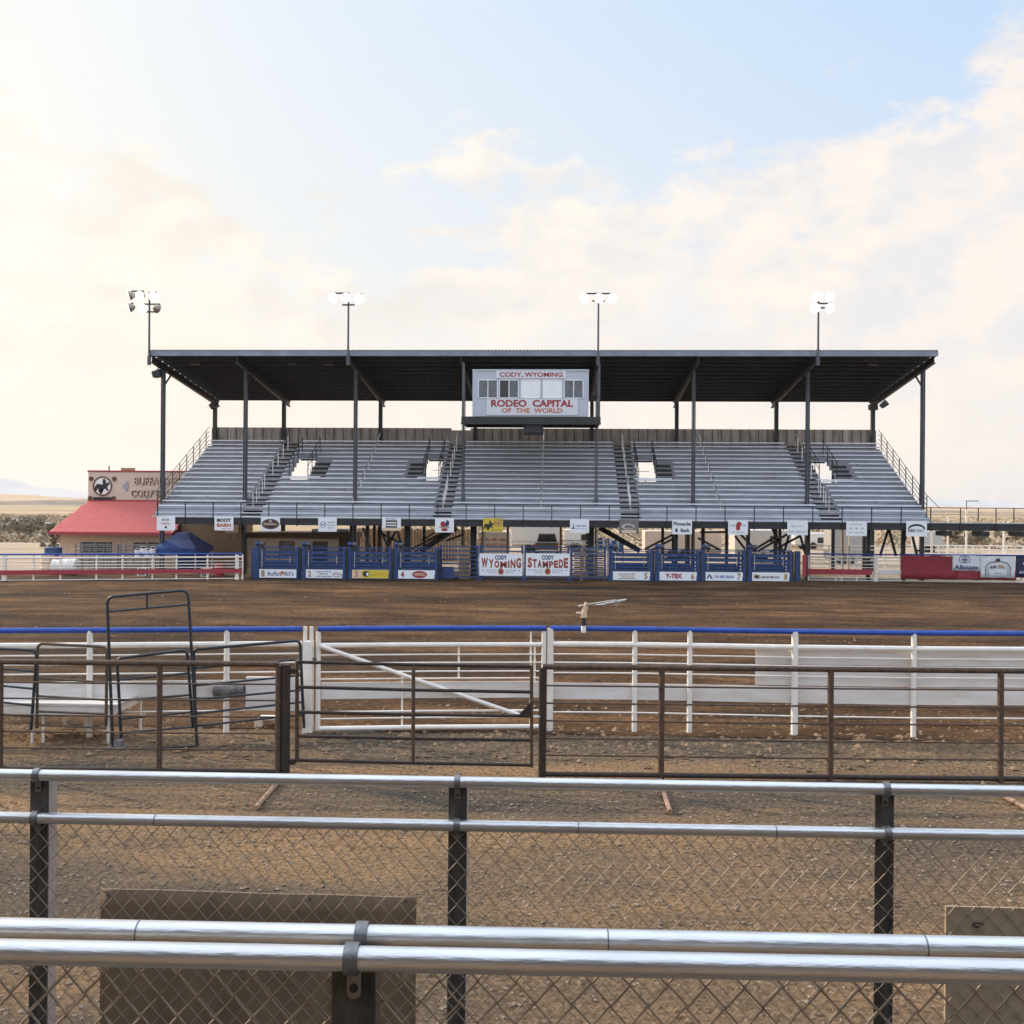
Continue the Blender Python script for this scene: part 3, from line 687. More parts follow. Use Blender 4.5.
# ------------------------------------------------------------------ bucking chutes
YCH = 54.6
def YK_(px): return 54.6 + (px-300)*1.4/450
def ZC(py, px=300): return WZ(px, py, YCH)
chute_px = [(256,300.5),(302.5,346.5),(348.5,392),(394.5,438),(609,653),(655.5,699.5),(701.5,745.5),(748,794)]
def make_chute(xa, xb, lab):
    t = thing('bucking_chute', lab, 'chute', ((xa+xb)/2, YCH, 0), 'blue bucking chutes below the grandstand')
    w = xb-xa
    for (x, ww) in ((xa+.10,.20),(xb-.07,.13)):
        b = MB(); b.box(x-ww/2, x+ww/2, YCH-.1, YCH+.12, 0, 1.80); b.box(x-ww/2-.02,x+ww/2+.02,YCH-.12,YCH+.14,0,.35); b.build('post', BLUEC, t)
    b = MB().mat(STEEL).box(xb+.003, xb+.115, YCH-.05, YCH+1.2, 0, 1.72); b.build('divider', None, t)
    b = MB().mat(BLUEC)
    for (z0, z1) in ((1.39,1.56),(1.14,1.29),(.93,1.06),(.76,.87),(.62,.70)): b.box(xa+.30, xb-.18, YCH-.05, YCH, z0, z1)
    b.box(xa+.22, xa+.30, YCH-.06, YCH+.01, .12, 1.62); b.box(xb-.18, xb-.14, YCH-.06, YCH+.01, .12, 1.62)
    b.tube([(xa+.2,YCH,1.70),(xb-.1,YCH,1.70)], .025, 6); b.box(xa+.30, xb-.18, YCH-.05, YCH, .05, .58)
    gt = b.build('gate', None, t)
    b = MB().mat(GALV); b.box(xa+.36,xa+.39,YCH-.075,YCH-.052,.7,1.55); b.box(xb-.5,xb-.47,YCH-.075,YCH-.052,.9,1.3); b.build('latch_bar', None, gt)
    b = MB().mat(BLUEC)
    for z0 in (.25,.52,.80,1.08,1.34): b.box(xa+.12, xb-.12, YCH+1.05, YCH+1.10, z0, z0+.2)
    b.box(xa+.1,xa+.2,YCH+1.04,YCH+1.15,0,1.7); b.box(xb-.2,xb-.1,YCH+1.04,YCH+1.15,0,1.7); b.tube([(xa,YCH+1.1,1.75),(xb,YCH+1.1,1.75)],.03,6)
    b.build('rear_panel', None, t)
    b = MB(); x = xa+.12; n = 12
    for (dx, zc, rr, m) in ((0,1.97,.13,BLUEC),(.26,1.95,.14,STEELG)):
        b.mat(m); b.tube([(x+dx-.11,YCH-.02,zc),(x+dx+.11,YCH-.02,zc)], rr, n); b.mat(STEEL).box(x+dx-.05,x+dx+.05,YCH-.08,YCH+.04,1.70,zc-.08)
    b.build('gate_pulley', None, t, smooth=True)
    return t
proto = make_chute(WX(256,YCH), WX(256,YCH)+2.42, 'first bucking chute from the left, beside the white fence end')
px0c = (WX(256,YCH)*2+2.42)/2
clabs = ['', 'second chute from the left, in front of the dark booth doorway', 'third chute from the left, carrying the yellow sign', 'fourth chute from the left, carrying the red oval sign',
  'chute carrying the tan lettered sign numbered 5, right of the posters', 'chute carrying the Y-TEX sign numbered 6', 'chute carrying the blue lettered sign numbered 7', 'last chute on the right, numbered 8, by the red post']
chx = []
for k, (a, c) in enumerate(chute_px):
    yk = YK_(a); xa, xb = WX(a,yk), WX(c,yk); xm = xa+1.21
    chx.append((xa,yk))
    if k:
        o = copy_tree(proto); o.location = (xm, yk, 0); o['label'] = clabs[k]
# chute signs
def chute_sign(k, lab, art, face=WHITEC):
    x, yk = chx[k]; a0 = x+.24; a1 = x+2.30; z0, z1 = .10, .57; y = yk-.085
    t = thing('chute_sign', lab, 'sign', ((a0+a1)/2, y, z0), 'numbered signs on the bucking chutes')
    MB().mat(face).box(a0, a1, y-.012, y, z0, z1).build('panel', None, t)
    b = MB(); art(b, (a0+a1)/2, (z0+z1)/2, a1-a0, z1-z0, y-.016); b.build('lettering', None, t)
def num(b,n,x,z,h,y,m=TXT_): text_into(b,n,x,z,h*.4,h*.75,y,.05,m)
def C1(b,x,z,w,h,y): num(b,'1',x-.4*w,z,h,y); text_into(b,'Buffalo Bill\'s',x+.08*w,z,.7*w,.5*h,y,.01,TXB); b.mat(TXO).disc(x+.12*w,z+.1*h,.05*w,.2*h,y-.004)
def C2(b,x,z,w,h,y): num(b,'2',x-.4*w,z,h,y); scrib(b,x-.2*w,x+.18*w,z+.18*h,z+.34*h,y,TXB,31,2); scrib(b,x-.14*w,x+.1*w,z-.08*h,z+.08*h,y,TXK,32,1); scrib(b,x-.22*w,x+.2*w,z-.36*h,z-.22*h,y,TXB,33,3); b.mat(TXT_).disc(x+.34*w,z-.05*h,.12*w,.3*h,y); b.mat(WHITEC).disc(x+.34*w,z-.05*h,.1*w,.23*h,y-.003); scrib(b,x+.26*w,x+.42*w,z-.12*h,z+.08*h,y-.012,TXR,34,1)
def C3(b,x,z,w,h,y): b.mat(TANP).box(x-.5*w,x-.24*w,y-.002,y,z-.5*h,z+.5*h); b.mat(YEL).box(x-.24*w,x+.49*w,y-.002,y,z-.48*h,z+.48*h); num(b,'3',x-.38*w,z,h,y-.004,TXT_); b.mat(TXK).disc(x-.12*w,z+.03*h,.09*w,.34*h,y-.004); b.mat(WHITEC).disc(x-.08*w,z,.035*w,.2*h,y-.012); [b.mat(TXR).disc(x+dx*w,z+dz*h,.012*w,.05*h,y-.004) for dx,dz in ((.02,-.1),(.08,-.08),(.14,-.1),(.24,-.05),(.3,.1),(.36,-.08),(.42,-.02))]
def C4(b,x,z,w,h,y): num(b,'4',x-.38*w,z,h,y,TXR); b.mat(TXR).disc(x+.08*w,z,.2*w,.42*h,y); scrib(b,x-.06*w,x+.22*w,z-.16*h,z+.16*h,y-.010,TANP,35,1)
def C5(b,x,z,w,h,y): num(b,'5',x+.38*w,z,h,y); scrib(b,x-.34*w,x+.12*w,z+.04*h,z+.3*h,y,TXT_,36,1); scrib(b,x-.28*w,x+.08*w,z-.18*h,z-.04*h,y,TXT_,37,2); b.mat(TXT_).box(x-.34*w,x+.12*w,y-.002,y,z-.34*h,z-.26*h)
def C6(b,x,z,w,h,y): num(b,'6',x+.38*w,z,h,y); text_into(b,'Y-TEX',x-.12*w,z+.02*h,.46*w,.56*h,y,.06,TXR)
def C7(b,x,z,w,h,y): num(b,'7',x+.39*w,z,h,y); b.mat(TXB).prism([(x-.48*w,z-.25*h),(x-.3*w,z-.25*h),(x-.4*w,z+.3*h)],y-.003,y); b.mat(WHITEC).prism([(x-.43*w,z-.25*h),(x-.37*w,z-.25*h),(x-.40*w,z+.05*h)],y-.008,y-.005); scrib(b,x-.27*w,x+.26*w,z-.2*h,z+.14*h,y,BLUER,38,1)
def C8(b,x,z,w,h,y): num(b,'8',x+.39*w,z,h,y); b.mat(TXT_).prism([(x-.46*w,z-.2*h),(x-.3*w,z-.25*h),(x-.3*w,z+.2*h),(x-.44*w,z+.3*h)],y-.003,y); scrib(b,x-.28*w,x+.26*w,z-.2*h,z+.1*h,y,TXK,39,1); b.mat(TXK).disc(x-.38*w,z,.05*w,.16*h,y-.005)
for k,(lab,art) in enumerate((('white sign on the leftmost chute with a blue name and orange figure',C1),('white chute sign with three short blue lines and a round logo',C2),('yellow chute sign with a round black logo',C3),('white chute sign with a red oval',C4),
  ('white chute sign with tan lettering and the number 5',C5),('white chute sign reading Y-TEX in red, number 6',C6),('white chute sign with blue peak logo and number 7',C7),('white chute sign with black word, tan logo and number 8',C8))): chute_sign(k,lab,art)
YQ = YK_(523)
# centre gate bays with the two posters
def bay(pa, pb, lab, board):
    xa, xb = WX(pa,YQ), WX(pb,YQ)
    t = thing('arena_bay_gate', lab, 'gate', ((xa+xb)/2, YQ, 0), 'blue gates in the middle bay')
    for x in (xa+.07, xb-.07): MB().box(x-.06,x+.06,YQ-.06,YQ+.06,0,1.95).build('post', BLUEC, t)
    b = MB()
    for k in range(8): z = .16+.24*k; b.box(xa+.135,xb-.135,YQ-.02,YQ+.02,z,z+.07)
    if board: b.box(xa+.135,xa+.8,YQ-.03,YQ+.03,.1,.75)
    b.build('rails', BLUEC, t); return t
bay(440,479,'blue railed gate left of the WYOMING poster',True)
bay(570.5,606.5,'blue railed gate right of the STAMPEDE poster',False)
bay(479.5,524,'blue frame that carries the WYOMING poster',False)
bay(524.5,570,'blue frame that carries the STAMPEDE poster',False)
b = MB(); [b.mat(GREYW).box(WX(572,YQ)+.15, WX(604,YQ), YQ+.55, YQ+.6, .2+.25*k, .3+.25*k) for k in range(7)]; b.mat(TXT_).box(WX(581,YQ),WX(583.5,YQ),YQ+.45,YQ+.53,0,1.9)
tag(b.build('pen_panel', None), 'grey slatted pen panel with a tan post behind the right blue gate', 'pen panel')
b = MB().mat(WOODB).box(WX(459,YQ),WX(469,YQ),YQ+.5,YQ+.6,0,1.9); tag(b.build('wooden_board', None), 'upright brown board behind the left blue gate', 'board')
def poster(pa, pb, big, lab):
    y = YQ-.09; a = at(pa,553.3,y); c = at(pb,576,y); xa, xb, z1, z0 = a.x, c.x, a.z, c.z; w, h = xb-xa, z1-z0; cx = (xa+xb)/2
    t = thing('arena_poster', lab, 'poster', (cx,y,z0), 'two white rodeo posters')
    MB().mat(WHITEC).box(xa,xb,y-.015,y,z0,z1).build('panel',None,t)
    b = MB(); Y_ = y-.019
    text_into(b,'CODY',cx,z1-.18*h,.28*w,.2*h,Y_,.05,TXB)
    wt = [1.35 if ch in 'MW' else (.5 if ch == 'I' else 1.0) for ch in big]; n = len(big); tot = sum(wt); acc = 0
    for i, ch in enumerate(big):
        u = (i-(n-1)/2)/((n-1)/2); hh = h*(.30+.16*abs(u)**1.5); cw = .94*w*wt[i]/tot; x = cx-.47*w+acc+cw/2; acc += cw
        text_into(b, ch, x+.012, z0+.36*h+hh/2-.012, cw*(.88 if ch != 'I' else .5), hh, Y_+.001, .06, TXT_)
        text_into(b, ch, x, z0+.36*h+hh/2, cw*(.80 if ch != 'I' else .46), hh*.96, Y_-.003, .02, TXR)
    b.mat(TXT_).disc(cx,z0+.2*h,.07*w,.15*h,Y_); b.mat(TXR).disc(cx,z0+.2*h,.045*w,.1*h,Y_-.007)
    for s in (-1,1):
        b.mat(TXB).disc(cx+s*.42*w,z0+.25*h,.012*w,.03*h,Y_)
        scrib(b,cx+s*.23*w-.12*w,cx+s*.23*w+.12*w,z0+.22*h,z0+.28*h,Y_,TXG,40,3); scrib(b,cx+s*.2*w-.1*w,cx+s*.2*w+.1*w,z0+.13*h,z0+.18*h,Y_,TXG,41,3)
    b.build('lettering',None,t)
poster(479.5,522.5,'WYOMING','white poster reading CODY WYOMING in the middle of the chutes')
poster(526,569.5,'STAMPEDE','white poster reading CODY STAMPEDE in the middle of the chutes')
# end pieces
YQ = YK_(251)
tag(MB().mat(BLUEC).box(WX(251,YQ),WX(257,YQ),YQ+.1,YQ+.5,0,1.75).build('blue_panel',None), 'solid blue panel closing the left end of the chutes', 'panel')
YQ = YK_(796)
tag(MB().mat(BLUEC).box(WX(796,YQ),WX(801,YQ),YQ+.02,YQ+.3,0,1.75).build('blue_panel',None), 'solid blue panel closing the right end of the chutes', 'panel')
tag(MB().mat(REDB).box(WX(802.8,YQ),WX(806.5,YQ),YQ-.05,YQ,.35,1.55).build('red_board',None), 'narrow upright red board right of chute 8', 'board')

# ------------------------------------------------------------------ far white fences
def pipe_fence(name, lab, pts, posts, zr, rr, pr, mat, topmat=None, boards=(), cat='fence', postz=None, bmat=None):
    c = pts[len(pts)//2]; t = thing(name, lab, cat, (c.x, c.y, 0))
    for k, (z, r_) in enumerate(zip(zr, rr)):
        b = MB(); b.tube([Vector((p.x,p.y,z)) for p in pts], r_, 8); b.build('rail', topmat if (k == 0 and topmat) else mat, t, smooth=True)
    for (z0, z1, off, m) in boards:
        b = MB()
        for p, q in zip(pts[:-1], pts[1:]):
            b.bar(Vector((p.x,p.y+off,(z0+z1)/2)), Vector((q.x,q.y+off,(z0+z1)/2)), .03, z1-z0)
        b.build('board', m, t)
    for k, p in enumerate(posts):
        pp, r2 = (p, pr) if isinstance(p, Vector) else p
        b = MB(); b.tube([(pp.x,pp.y,-.02),(pp.x,pp.y,(postz or zr[0]))], r2, 10); b.build('post', mat, t, smooth=True)
    return t
def V(px, Y): return Vector((WX(px,Y), Y, 0))
YFF = 57.1
def VL(px, d=0): y = 50.3+3.2*px/243+d; return V(px, y)
pipe_fence('arena_fence', 'far white pipe fence with a long red board left of the chutes', [VL(-40),VL(6),VL(120),VL(243)],
   [(VL(5,.06),.12)]+[VL(p,.06) for p in (34,61,97,123,153,177,208)]+[(VL(237.5,.06),.1),VL(243,.06)], [1.45,1.27,1.06,.89,.73,.12], [.045,.045,.02,.02,.02,.02], .045, WHITE, BLUER, [(.41,.64,-.10,REDB)], postz=1.40)
pipe_fence('arena_fence', 'far white pipe fence with a red board right of the chutes', [V(808,YFF),V(860,YFF),V(902,YFF)],
   [V(p,YFF+.06) for p in (809,836,842,857)]+[(V(876,YFF+.06),.12),V(901,YFF+.06)], [1.57,1.40,1.2,1.0,.82,.25,.1], [.04,.045,.02,.02,.02,.02,.02], .045, WHITE, BLUER, [], postz=1.5)
tag(MB().mat(REDB).box(WX(808,YFF),WX(872,YFF),YFF-.12,YFF-.08,.42,.73).build('red_board',None), 'long red board along the right white fence', 'board')
tag(MB().mat(WHITED).box(WX(879,YFF),WX(901,YFF),YFF-.10,YFF-.06,.45,.72).build('white_board',None), 'short white board left of the red banner', 'board')
pipe_fence('arena_fence', 'far white pipe fence hidden behind the red, white and dark banners', [V(902.5,YFF),V(1080,YFF)], [V(p,YFF+.06) for p in (928,955,990,1022,1060)], [1.58,.22,.10], [.045,.02,.02], .045, WHITE, BLUER, postz=1.5)
def banner(pa, pb, ya, yb, mat, lab, art=None, y=None, pxr=960):
    y = y or YFF-.1; a = at(pa,ya,y); c = at(pb,yb,y); n = 14; vs = []; fs = []
    rnd = random.Random(int(pa))
    for i in range(n+1):
        x = a.x+(c.x-a.x)*i/n
        for j in range(5):
            dy = .02*math.sin(i*1.1+j*.7)+.015*rnd.uniform(-1,1)
            z = a.z+(c.z-a.z)*j/4 + .015*math.sin(i*.9)*(j in (0,4))
            vs.append((x, y+dy-.02, z))
    for i in range(n):
        for j in range(4): fs.append((i*5+j, (i+1)*5+j, (i+1)*5+j+1, i*5+j+1))
    t = thing('fence_banner', lab, 'banner', ((a.x+c.x)/2, y, c.z), 'banners tied on the right arena fence')
    b = MB(); b.add(vs, fs); o = b.build('fabric', mat, t, smooth=True)
    sm = o.modifiers.new('thickness','SOLIDIFY'); sm.thickness = .006
    if art:
        b = MB(); art(b, (a.x+c.x)/2, (a.z+c.z)/2, c.x-a.x, a.z-c.z, y-.075); b.build('lettering', None, t)
WHB = M('banner_white', (.74,.76,.80), .6, 0, .03)
banner(901, 956, 555.5, 579.5, REDBAN, 'large plain dark red banner right of the stand')
banner(956, 1016, 570.5, 580.3, REDBAN, 'low red banner strip showing below the two white banners')
def BA(b,x,z,w,h,y):
    text_into(b,'Allstate',x-.05*w,z-.26*h,.82*w,.3*h,y,.02,TXB); n = 20
    for s in (-1,1): b.mat(TXB).tube([(x-.1*w+s*.07*w+.12*w*math.cos(k*6.2832/n),y,z+.24*h+.2*h*math.sin(k*6.2832/n)) for k in range(n+1)], .012, 4)
    b.box(x-.2*w,x,y-.004,y,z+.2*h,z+.26*h)
banner(952.5, 982, 555.3, 571, WHB, 'white banner reading Allstate', BA, YFF-.15)
def BB(b,x,z,w,h,y):
    b.mat(TXK).tube([(x-.36*w,y,z-.4*h),(x-.36*w,y,z+.02*h),(x-.26*w,y,z+.2*h),(x-.08*w,y,z+.27*h),(x+.1*w,y,z+.27*h),(x+.27*w,y,z+.2*h),(x+.36*w,y,z+.02*h),(x+.36*w,y,z-.4*h)], .018, 5)
    b.tube([(x-.29*w,y,z-.4*h),(x-.29*w,y,z-.0*h)],.012,4); b.tube([(x+.29*w,y,z-.4*h),(x+.29*w,y,z)],.012,4)
    b.disc(x,z+.34*h,.06*w,.08*h,y); scrib(b,x-.22*w,x,z-.06*h,z+.1*h,y,TXK,51,1); scrib(b,x,x+.24*w,z-.06*h,z+.1*h,y,TXT_,52,1); scrib(b,x-.1*w,x+.1*w,z-.3*h,z-.24*h,y,TXG,53,1)
banner(980.5, 1014.5, 556.3, 578.0, WHB, 'white banner with a black arch outline at the far right', BB, YFF-.22)
def BC(b,x,z,w,h,y): scrib(b,x-.4*w,x+.3*w,z-.3*h,z-.18*h,y,WHITEC,54,2); scrib(b,x-.3*w,x+.1*w,z+.1*h,z+.25*h,y,WHITEC,55,1)
banner(1015.5, 1050, 556, 578, M('banner_navy',(.02,.028,.07),.6), 'dark navy banner cut by the right edge of the photo', BC)

# ------------------------------------------------------------------ left building
YB1 = 62.0
def bx(zx): return WX(80+zx/6.4, YB1)
def bz(zy, px=130): return WZ(px, 455+zy/6.4, YB1)
hb = thing('arena_building', 'beige building with a pink red hipped roof and a tall sign wall', 'building', (bx(300),YB1,0))
wl, wr = WX(60.5,YB1), WX(176,YB1)
wz1 = WZ(130, 533, YB1)
b = MB().mat(STUC); wins = [(WX(80.5,YB1),WX(112.5,YB1)),(WX(134.5,YB1),WX(160,YB1))]; zw0, zw1 = WZ(120,553.5,YB1), WZ(120,542.3,YB1)
xs = [wl]+[q for w_ in wins for q in w_]+[wr]
for k in range(0,len(xs),2): b.box(xs[k],xs[k+1],YB1,YB1+.25,0,wz1)
for (p,q) in wins: b.box(p,q,YB1,YB1+.25,0,zw0); b.box(p,q,YB1,YB1+.25,zw1,wz1)
b.box(wl,wl+.25,YB1+.251,YB1+9,0,wz1); b.box(wr-.25,wr,YB1+.251,YB1+9,0,wz1); b.box(wl+.251,wr-.251,YB1+8.7,YB1+9,0,wz1)
b.build('wall', None, hb)
for (p,q) in wins:
    b = MB().mat(DARKG).box(p,q,YB1+.14,YB1+.17,zw0,zw1); b.mat(BROWNT).box(p,q,YB1+.05,YB1+.13,zw0,zw0+.06); b.box((p+q)/2-.03,(p+q)/2+.03,YB1+.08,YB1+.135,zw0+.061,zw1)
    b.build('window', None, hb)
# roof: hipped at left, rises to the sign wall
el, er = WX(49,YB1-.9), WX(178,YB1); ez = WZ(100,532.5,YB1-.9)
sy = YB1+3.0; sl = WX(88, sy); sr = WX(196, sy); sz0 = WZ(120,501.3,sy); sz1 = WZ(120,472,sy)
b = MB().mat(ROOFR)
A = (el,YB1-.9,ez); B_ = (er,YB1-.9,ez); C_ = (er,sy,sz0); D = (sl,sy,sz0); E = (el,YB1+9.9,ez); G = (sl,YB1+6,sz0); H_ = (er,YB1+6,sz0); I_ = (er,YB1+9.9,ez)
b.add([A,B_,C_,D,E,G,H_,I_], [(0,1,2,3),(0,3,5,4),(4,5,6,7),(3,2,6,5)])
b.add([(el,YB1-.9,ez-.12),(er,YB1-.9,ez-.12),(er,YB1+9.9,ez-.12),(el,YB1+9.9,ez-.12)], [(3,2,1,0)])
n = 46                                # standing seams
for i in range(n):
    x = el+.2+(er-el-.3)*i/n; 
    t0 = 0 if x > sl else 0; top = 1.0 if x >= sl else (x-el)/(sl-el)
    p = Vector((x,YB1-.9,ez+.02)); q = Vector((x, YB1-.9+(sy-YB1+.9)*top, ez+(sz0-ez)*top+.02))
    if top > .03: b.bar(p, q, .035, .05)
b.build('roof', None, hb)
b = MB().mat(REDB).box(el-.02,er,YB1-.96,YB1-.91,ez-.14,ez+.03); b.box(el-.05,el-.01,YB1-.9,YB1+9.9,ez-.14,ez+.02); b.build('eave_trim', None, hb)
b = MB().mat(SIGNW).box(sl,sr,sy+.01,sy+.3,sz0-.3,sz1); b.mat(REDB).box(sl-.05,sr+.05,sy-.03,sy+.34,sz1+.002,sz1+.1); b.box(sl,sr,sy-.04,sy+.009,sz0-.02,sz0+.1)
b.mat(TXT_).box(WX(120,sy),WX(133,sy),sy+.1,sy+.3,sz1+.105,sz1+.28); b.mat(STEEL).box(WX(107.5,sy),WX(108.5,sy),sy+.1,sy+.14,sz1+.105,sz1+.4)
sw = b.build('sign_wall', None, hb)
def sx(zx): return WX(80+zx/6.4, sy)
def szz(zy): return WZ(120, 455+zy/6.4, sy)
b = MB(); y = sy-.03
ex, ezc = sx(144), szz(200); n = 24
b.mat(TANP).disc(ex,ezc,sx(200)-sx(146),szz(146)-szz(200),y+.02)
b.mat(WHITEC).disc(ex,ezc,sx(196)-sx(146),szz(150)-szz(200),y+.012)
b.mat(BROWNT).tube([(ex+(sx(204)-sx(146))*math.cos(k*6.2832/n),y,ezc+(szz(140)-szz(200))*math.sin(k*6.2832/n)) for k in range(n+1)],.04,5)
horse(b, ex, ezc, 2*(sx(194)-sx(146)), y-.01, TXK)
b.mat(TXK).box(sx(86),sx(202),y-.01,y+.02,szz(290),szz(270))
for (zx,zy) in ((72,153),(220,153),(66,277),(217,277)): b.mat(BROWNT).disc(sx(zx),szz(zy),.16,.15,y,.02,10)
b.mat(TXG).prism([(sx(270),szz(200)),(sx(300),szz(235)),(sx(310),szz(200)),(sx(305),szz(165))],y-.01,y+.02)
b.build('emblem', None, sw)
b = MB(); 
for (tx, a, c, z0_, z1_) in (('BUFFALO BILL',345,690,190,140),('CODY STAMPEDE',325,725,268,222)):
    text_into(b,tx,(sx(a)+sx(c))/2+.02,(szz(z0_)+szz(z1_))/2-.02,sx(c)-sx(a),szz(z1_)-szz(z0_),y,.05,BROWNT)
    text_into(b,tx,(sx(a)+sx(c))/2,(szz(z0_)+szz(z1_))/2,sx(c)-sx(a),szz(z1_)-szz(z0_),y-.02,.0,TANP)
b.build('lettering', None, sw)
# fence of letter wall above stays; blue canopy tent
cx0, cx1 = WX(158,58.6), WX(200,58.6); ct = thing('canopy_tent', 'blue pop-up canopy tent under the left end of the stand', 'tent', ((cx0+cx1)/2,58.6,0))
pk = at(184.5,532.5,59.6); ezt = WZ(184,548,58.6)
b = MB(); A=(cx0,58.0,ezt); B2=(cx1,58.0,ezt); C2_=(cx1,61.0,ezt); D2=(cx0,61.0,ezt); mid = .35
def ring(k, zz): return [tuple(Vector(p).lerp(Vector((pk.x,59.5,0)), k).to_3d()[:2])+(zz,) for p in (A,B2,C2_,D2)]
r0 = ring(0,ezt-.28); r1 = ring(0,ezt); r2_ = ring(.45, ezt+(pk.z-ezt)*.55); r3 = ring(.75, pk.z)
vs = r0+r1+r2_+r3; fs = []
for L_ in range(3):
    for i in range(4): j = (i+1)%4; fs.append((L_*4+i,L_*4+j,(L_+1)*4+j,(L_+1)*4+i))
fs.append((12,13,14,15)); b.add(vs, fs); b.build('canopy', BLUET, ct)
for (x,y) in ((cx0+.05,58.05),(cx1-.05,58.05),(cx0+.05,60.9),(cx1-.05,60.9)): MB().mat(GALV).box(x-.03,x+.03,y-.03,y+.03,0,ezt-.05).build('leg',None,ct)
MB().mat(BLUET).box(cx0+.2,cx1-.3,60.92,60.95,0.1,1.7).build('side_wall',None,ct)
# dark boards behind the canopy
t = thing('storage_shed', 'low brown boarded shed in shade behind the blue canopy', 'shed', (WX(222,62.5),62.5,0))
b = MB().mat(WOODB).box(WX(178,62.5),WX(241,62.5),62.5,65,0,3.3); b.mat(TANP).box(WX(226,62.5),WX(239,62.5),62.45,62.495,2.3,3.25); b.build('wall',None,t)
MB().mat(BROWNT).box(WX(178,62.5),WX(242,62.5),62.3,65.2,3.303,3.45).build('roof',None,t)
# concession booth
YK = 58.9; t = thing('ticket_booth', 'beige booth with a dark flat roof behind the left chutes', 'booth', (WX(300,YK),YK,0))
zt = WZ(300,538,YK); ka, kb = WX(249,YK), WX(339,YK); dw = [(WX(279.5,YK),WX(294.5,YK)),(WX(313,YK),WX(328,YK))]; dt = WZ(300,541.3,YK)
b = MB().mat(STUC); xs = [ka]+[q for w_ in dw for q in w_]+[kb]
for k in range(0,len(xs),2): b.box(xs[k],xs[k+1],YK,YK+.2,0,zt)
for (p,q) in dw: b.box(p,q,YK,YK+.2,dt,zt)
b.box(dw[0][0],dw[0][1],YK,YK+.2,0,1.0)
b.box(ka,kb,YK+3,YK+3.2,0,zt); b.box(ka,ka+.2,YK+.201,YK+2.99,0,zt); b.mat(BROWNT).box(kb+.003,WX(350,YK),YK+.1,YK+3.2,0,zt)
b.build('wall',None,t)
MB().mat(BROWNT).box(WX(248.5,YK)-.05,WX(351,YK),YK-.4,YK+3.4,zt+.003,zt+.32).build('roof',None,t)
for (k,(p,q)) in enumerate(dw):
    b = MB().mat(BROWNT); b.box(p,p+.06,YK-.03,YK-.003,0,dt); b.box(q-.06,q,YK-.03,YK-.003,0,dt); b.box(p,q,YK-.03,YK-.003,dt-.06,dt+.001)
    b.mat(GREYW if k == 0 else DARKG).box(p+.061,q-.061,YK+.05,YK+.08,1.0 if k == 0 else 0,dt-.061); b.build('door' if k else 'window',None,t)
tag(MB().mat(TRWH).box(WX(313,60),WX(350,60),59.6,61.5,zt+.33,zt+.52).build('rolled_tarp',None,bevel=.08), 'pale bundle lying on the dark booth roof', 'bundle')

# ------------------------------------------------------------------ things behind the stand
def trailer(pa, pb, ptop, Y, lab, mat=TRWH, win=True, h0=.5, depth=2.6, art=None, name='trailer'):
    xa, xb = WX(pa,Y), WX(pb,Y); z1 = WZ((pa+pb)/2, ptop, Y); t = thing(name, lab, 'trailer', ((xa+xb)/2,Y,0), 'trailers parked behind the stand')
    o = MB().box(xa,xb,Y,Y+depth,h0,z1).build('body',mat,t,bevel=.08)
    b = MB().mat(TRGR).box(xa+.03,xb-.03,Y-.02,Y-.003,h0+.25,h0+.33); b.box(xa+.1,xb-.1,Y+.1,Y+depth-.1,h0-.12,h0-.003); b.build('trim',None,t)
    for f in (.35,.5):
        x = xa+(xb-xa)*f
        for yy in (Y-.02, Y+depth-.2): MB().tube([(x,yy,.36),(x,yy+.22,.36)],.36,14).build('wheel',TIRE,t,smooth=True)
    if win:
        w = (xb-xa); MB().mat(DARKG).box(xa+w*.62,xa+w*.82,Y-.02,Y-.004,z1-1.0,z1-.45).build('window',None,t)
    if art: b = MB(); art(b,(xa+xb)/2,(h0+z1)/2,xb-xa,z1-h0,Y-.025); b.build('lettering',None,t)
    return t
def RL(b,x,z,w,h,y): scrib(b,x-.45*w,x+.1*w,z+.14*h,z+.24*h,y,TXO,61,3); scrib(b,x+.2*w,x+.46*w,z+.14*h,z+.24*h,y,TXO,62,1); scrib(b,x-.45*w,x+.1*w,z-.06*h,z+.04*h,y,TXO,63,3); scrib(b,x+.2*w,x+.46*w,z-.06*h,z+.04*h,y,TXO,64,1)
trailer(478,509,531.5,72,'white trailer with two lines of orange lettering left of the big white trailer',art=RL,win=False,h0=.4)
trailer(511,561,525.5,88,'large plain white trailer behind the STAMPEDE poster',win=False,h0=.7,depth=3)
trailer(564,592,529.5,92,'white trailer with a dark window behind the tower logo sign')
trailer(645,722,531,80,'long beige trailer seen under the Pinnacle Bank sign',mat=SIGNW,win=False)
trailer(735,792,530,76,'white trailer with a dark window seen under the red figure sign')
trailer(833,868,528,74,'grey white trailer left of the right support frames',mat=TRGR,win=False,h0=.4)
trailer(920.5,943.5,531.5,96,'small grey trailer right of the arch logo sign',mat=TRGR,win=False,h0=.4)
trailer(795,832,533,100,'pale trailer partly hidden behind the rightmost tall column',mat=TRWH,h0=.5)
# board fence behind left of centre
t = thing('board_fence', 'tall tan board fence seen under the stand left of the posters', 'fence', (WX(410,74),74,0)); b = MB().mat(WOODB); x = WX(352,74)
while x < WX(470,74): b.box(x,x+.2,74,74.03,0,WZ(410,529,74)+random.uniform(-.05,.05)); x += .22
b.build('boards',None,t); MB().mat(WOODB).box(WX(352,74),WX(470,74),74.031,74.10,1.6,1.7).build('rail',None,t)
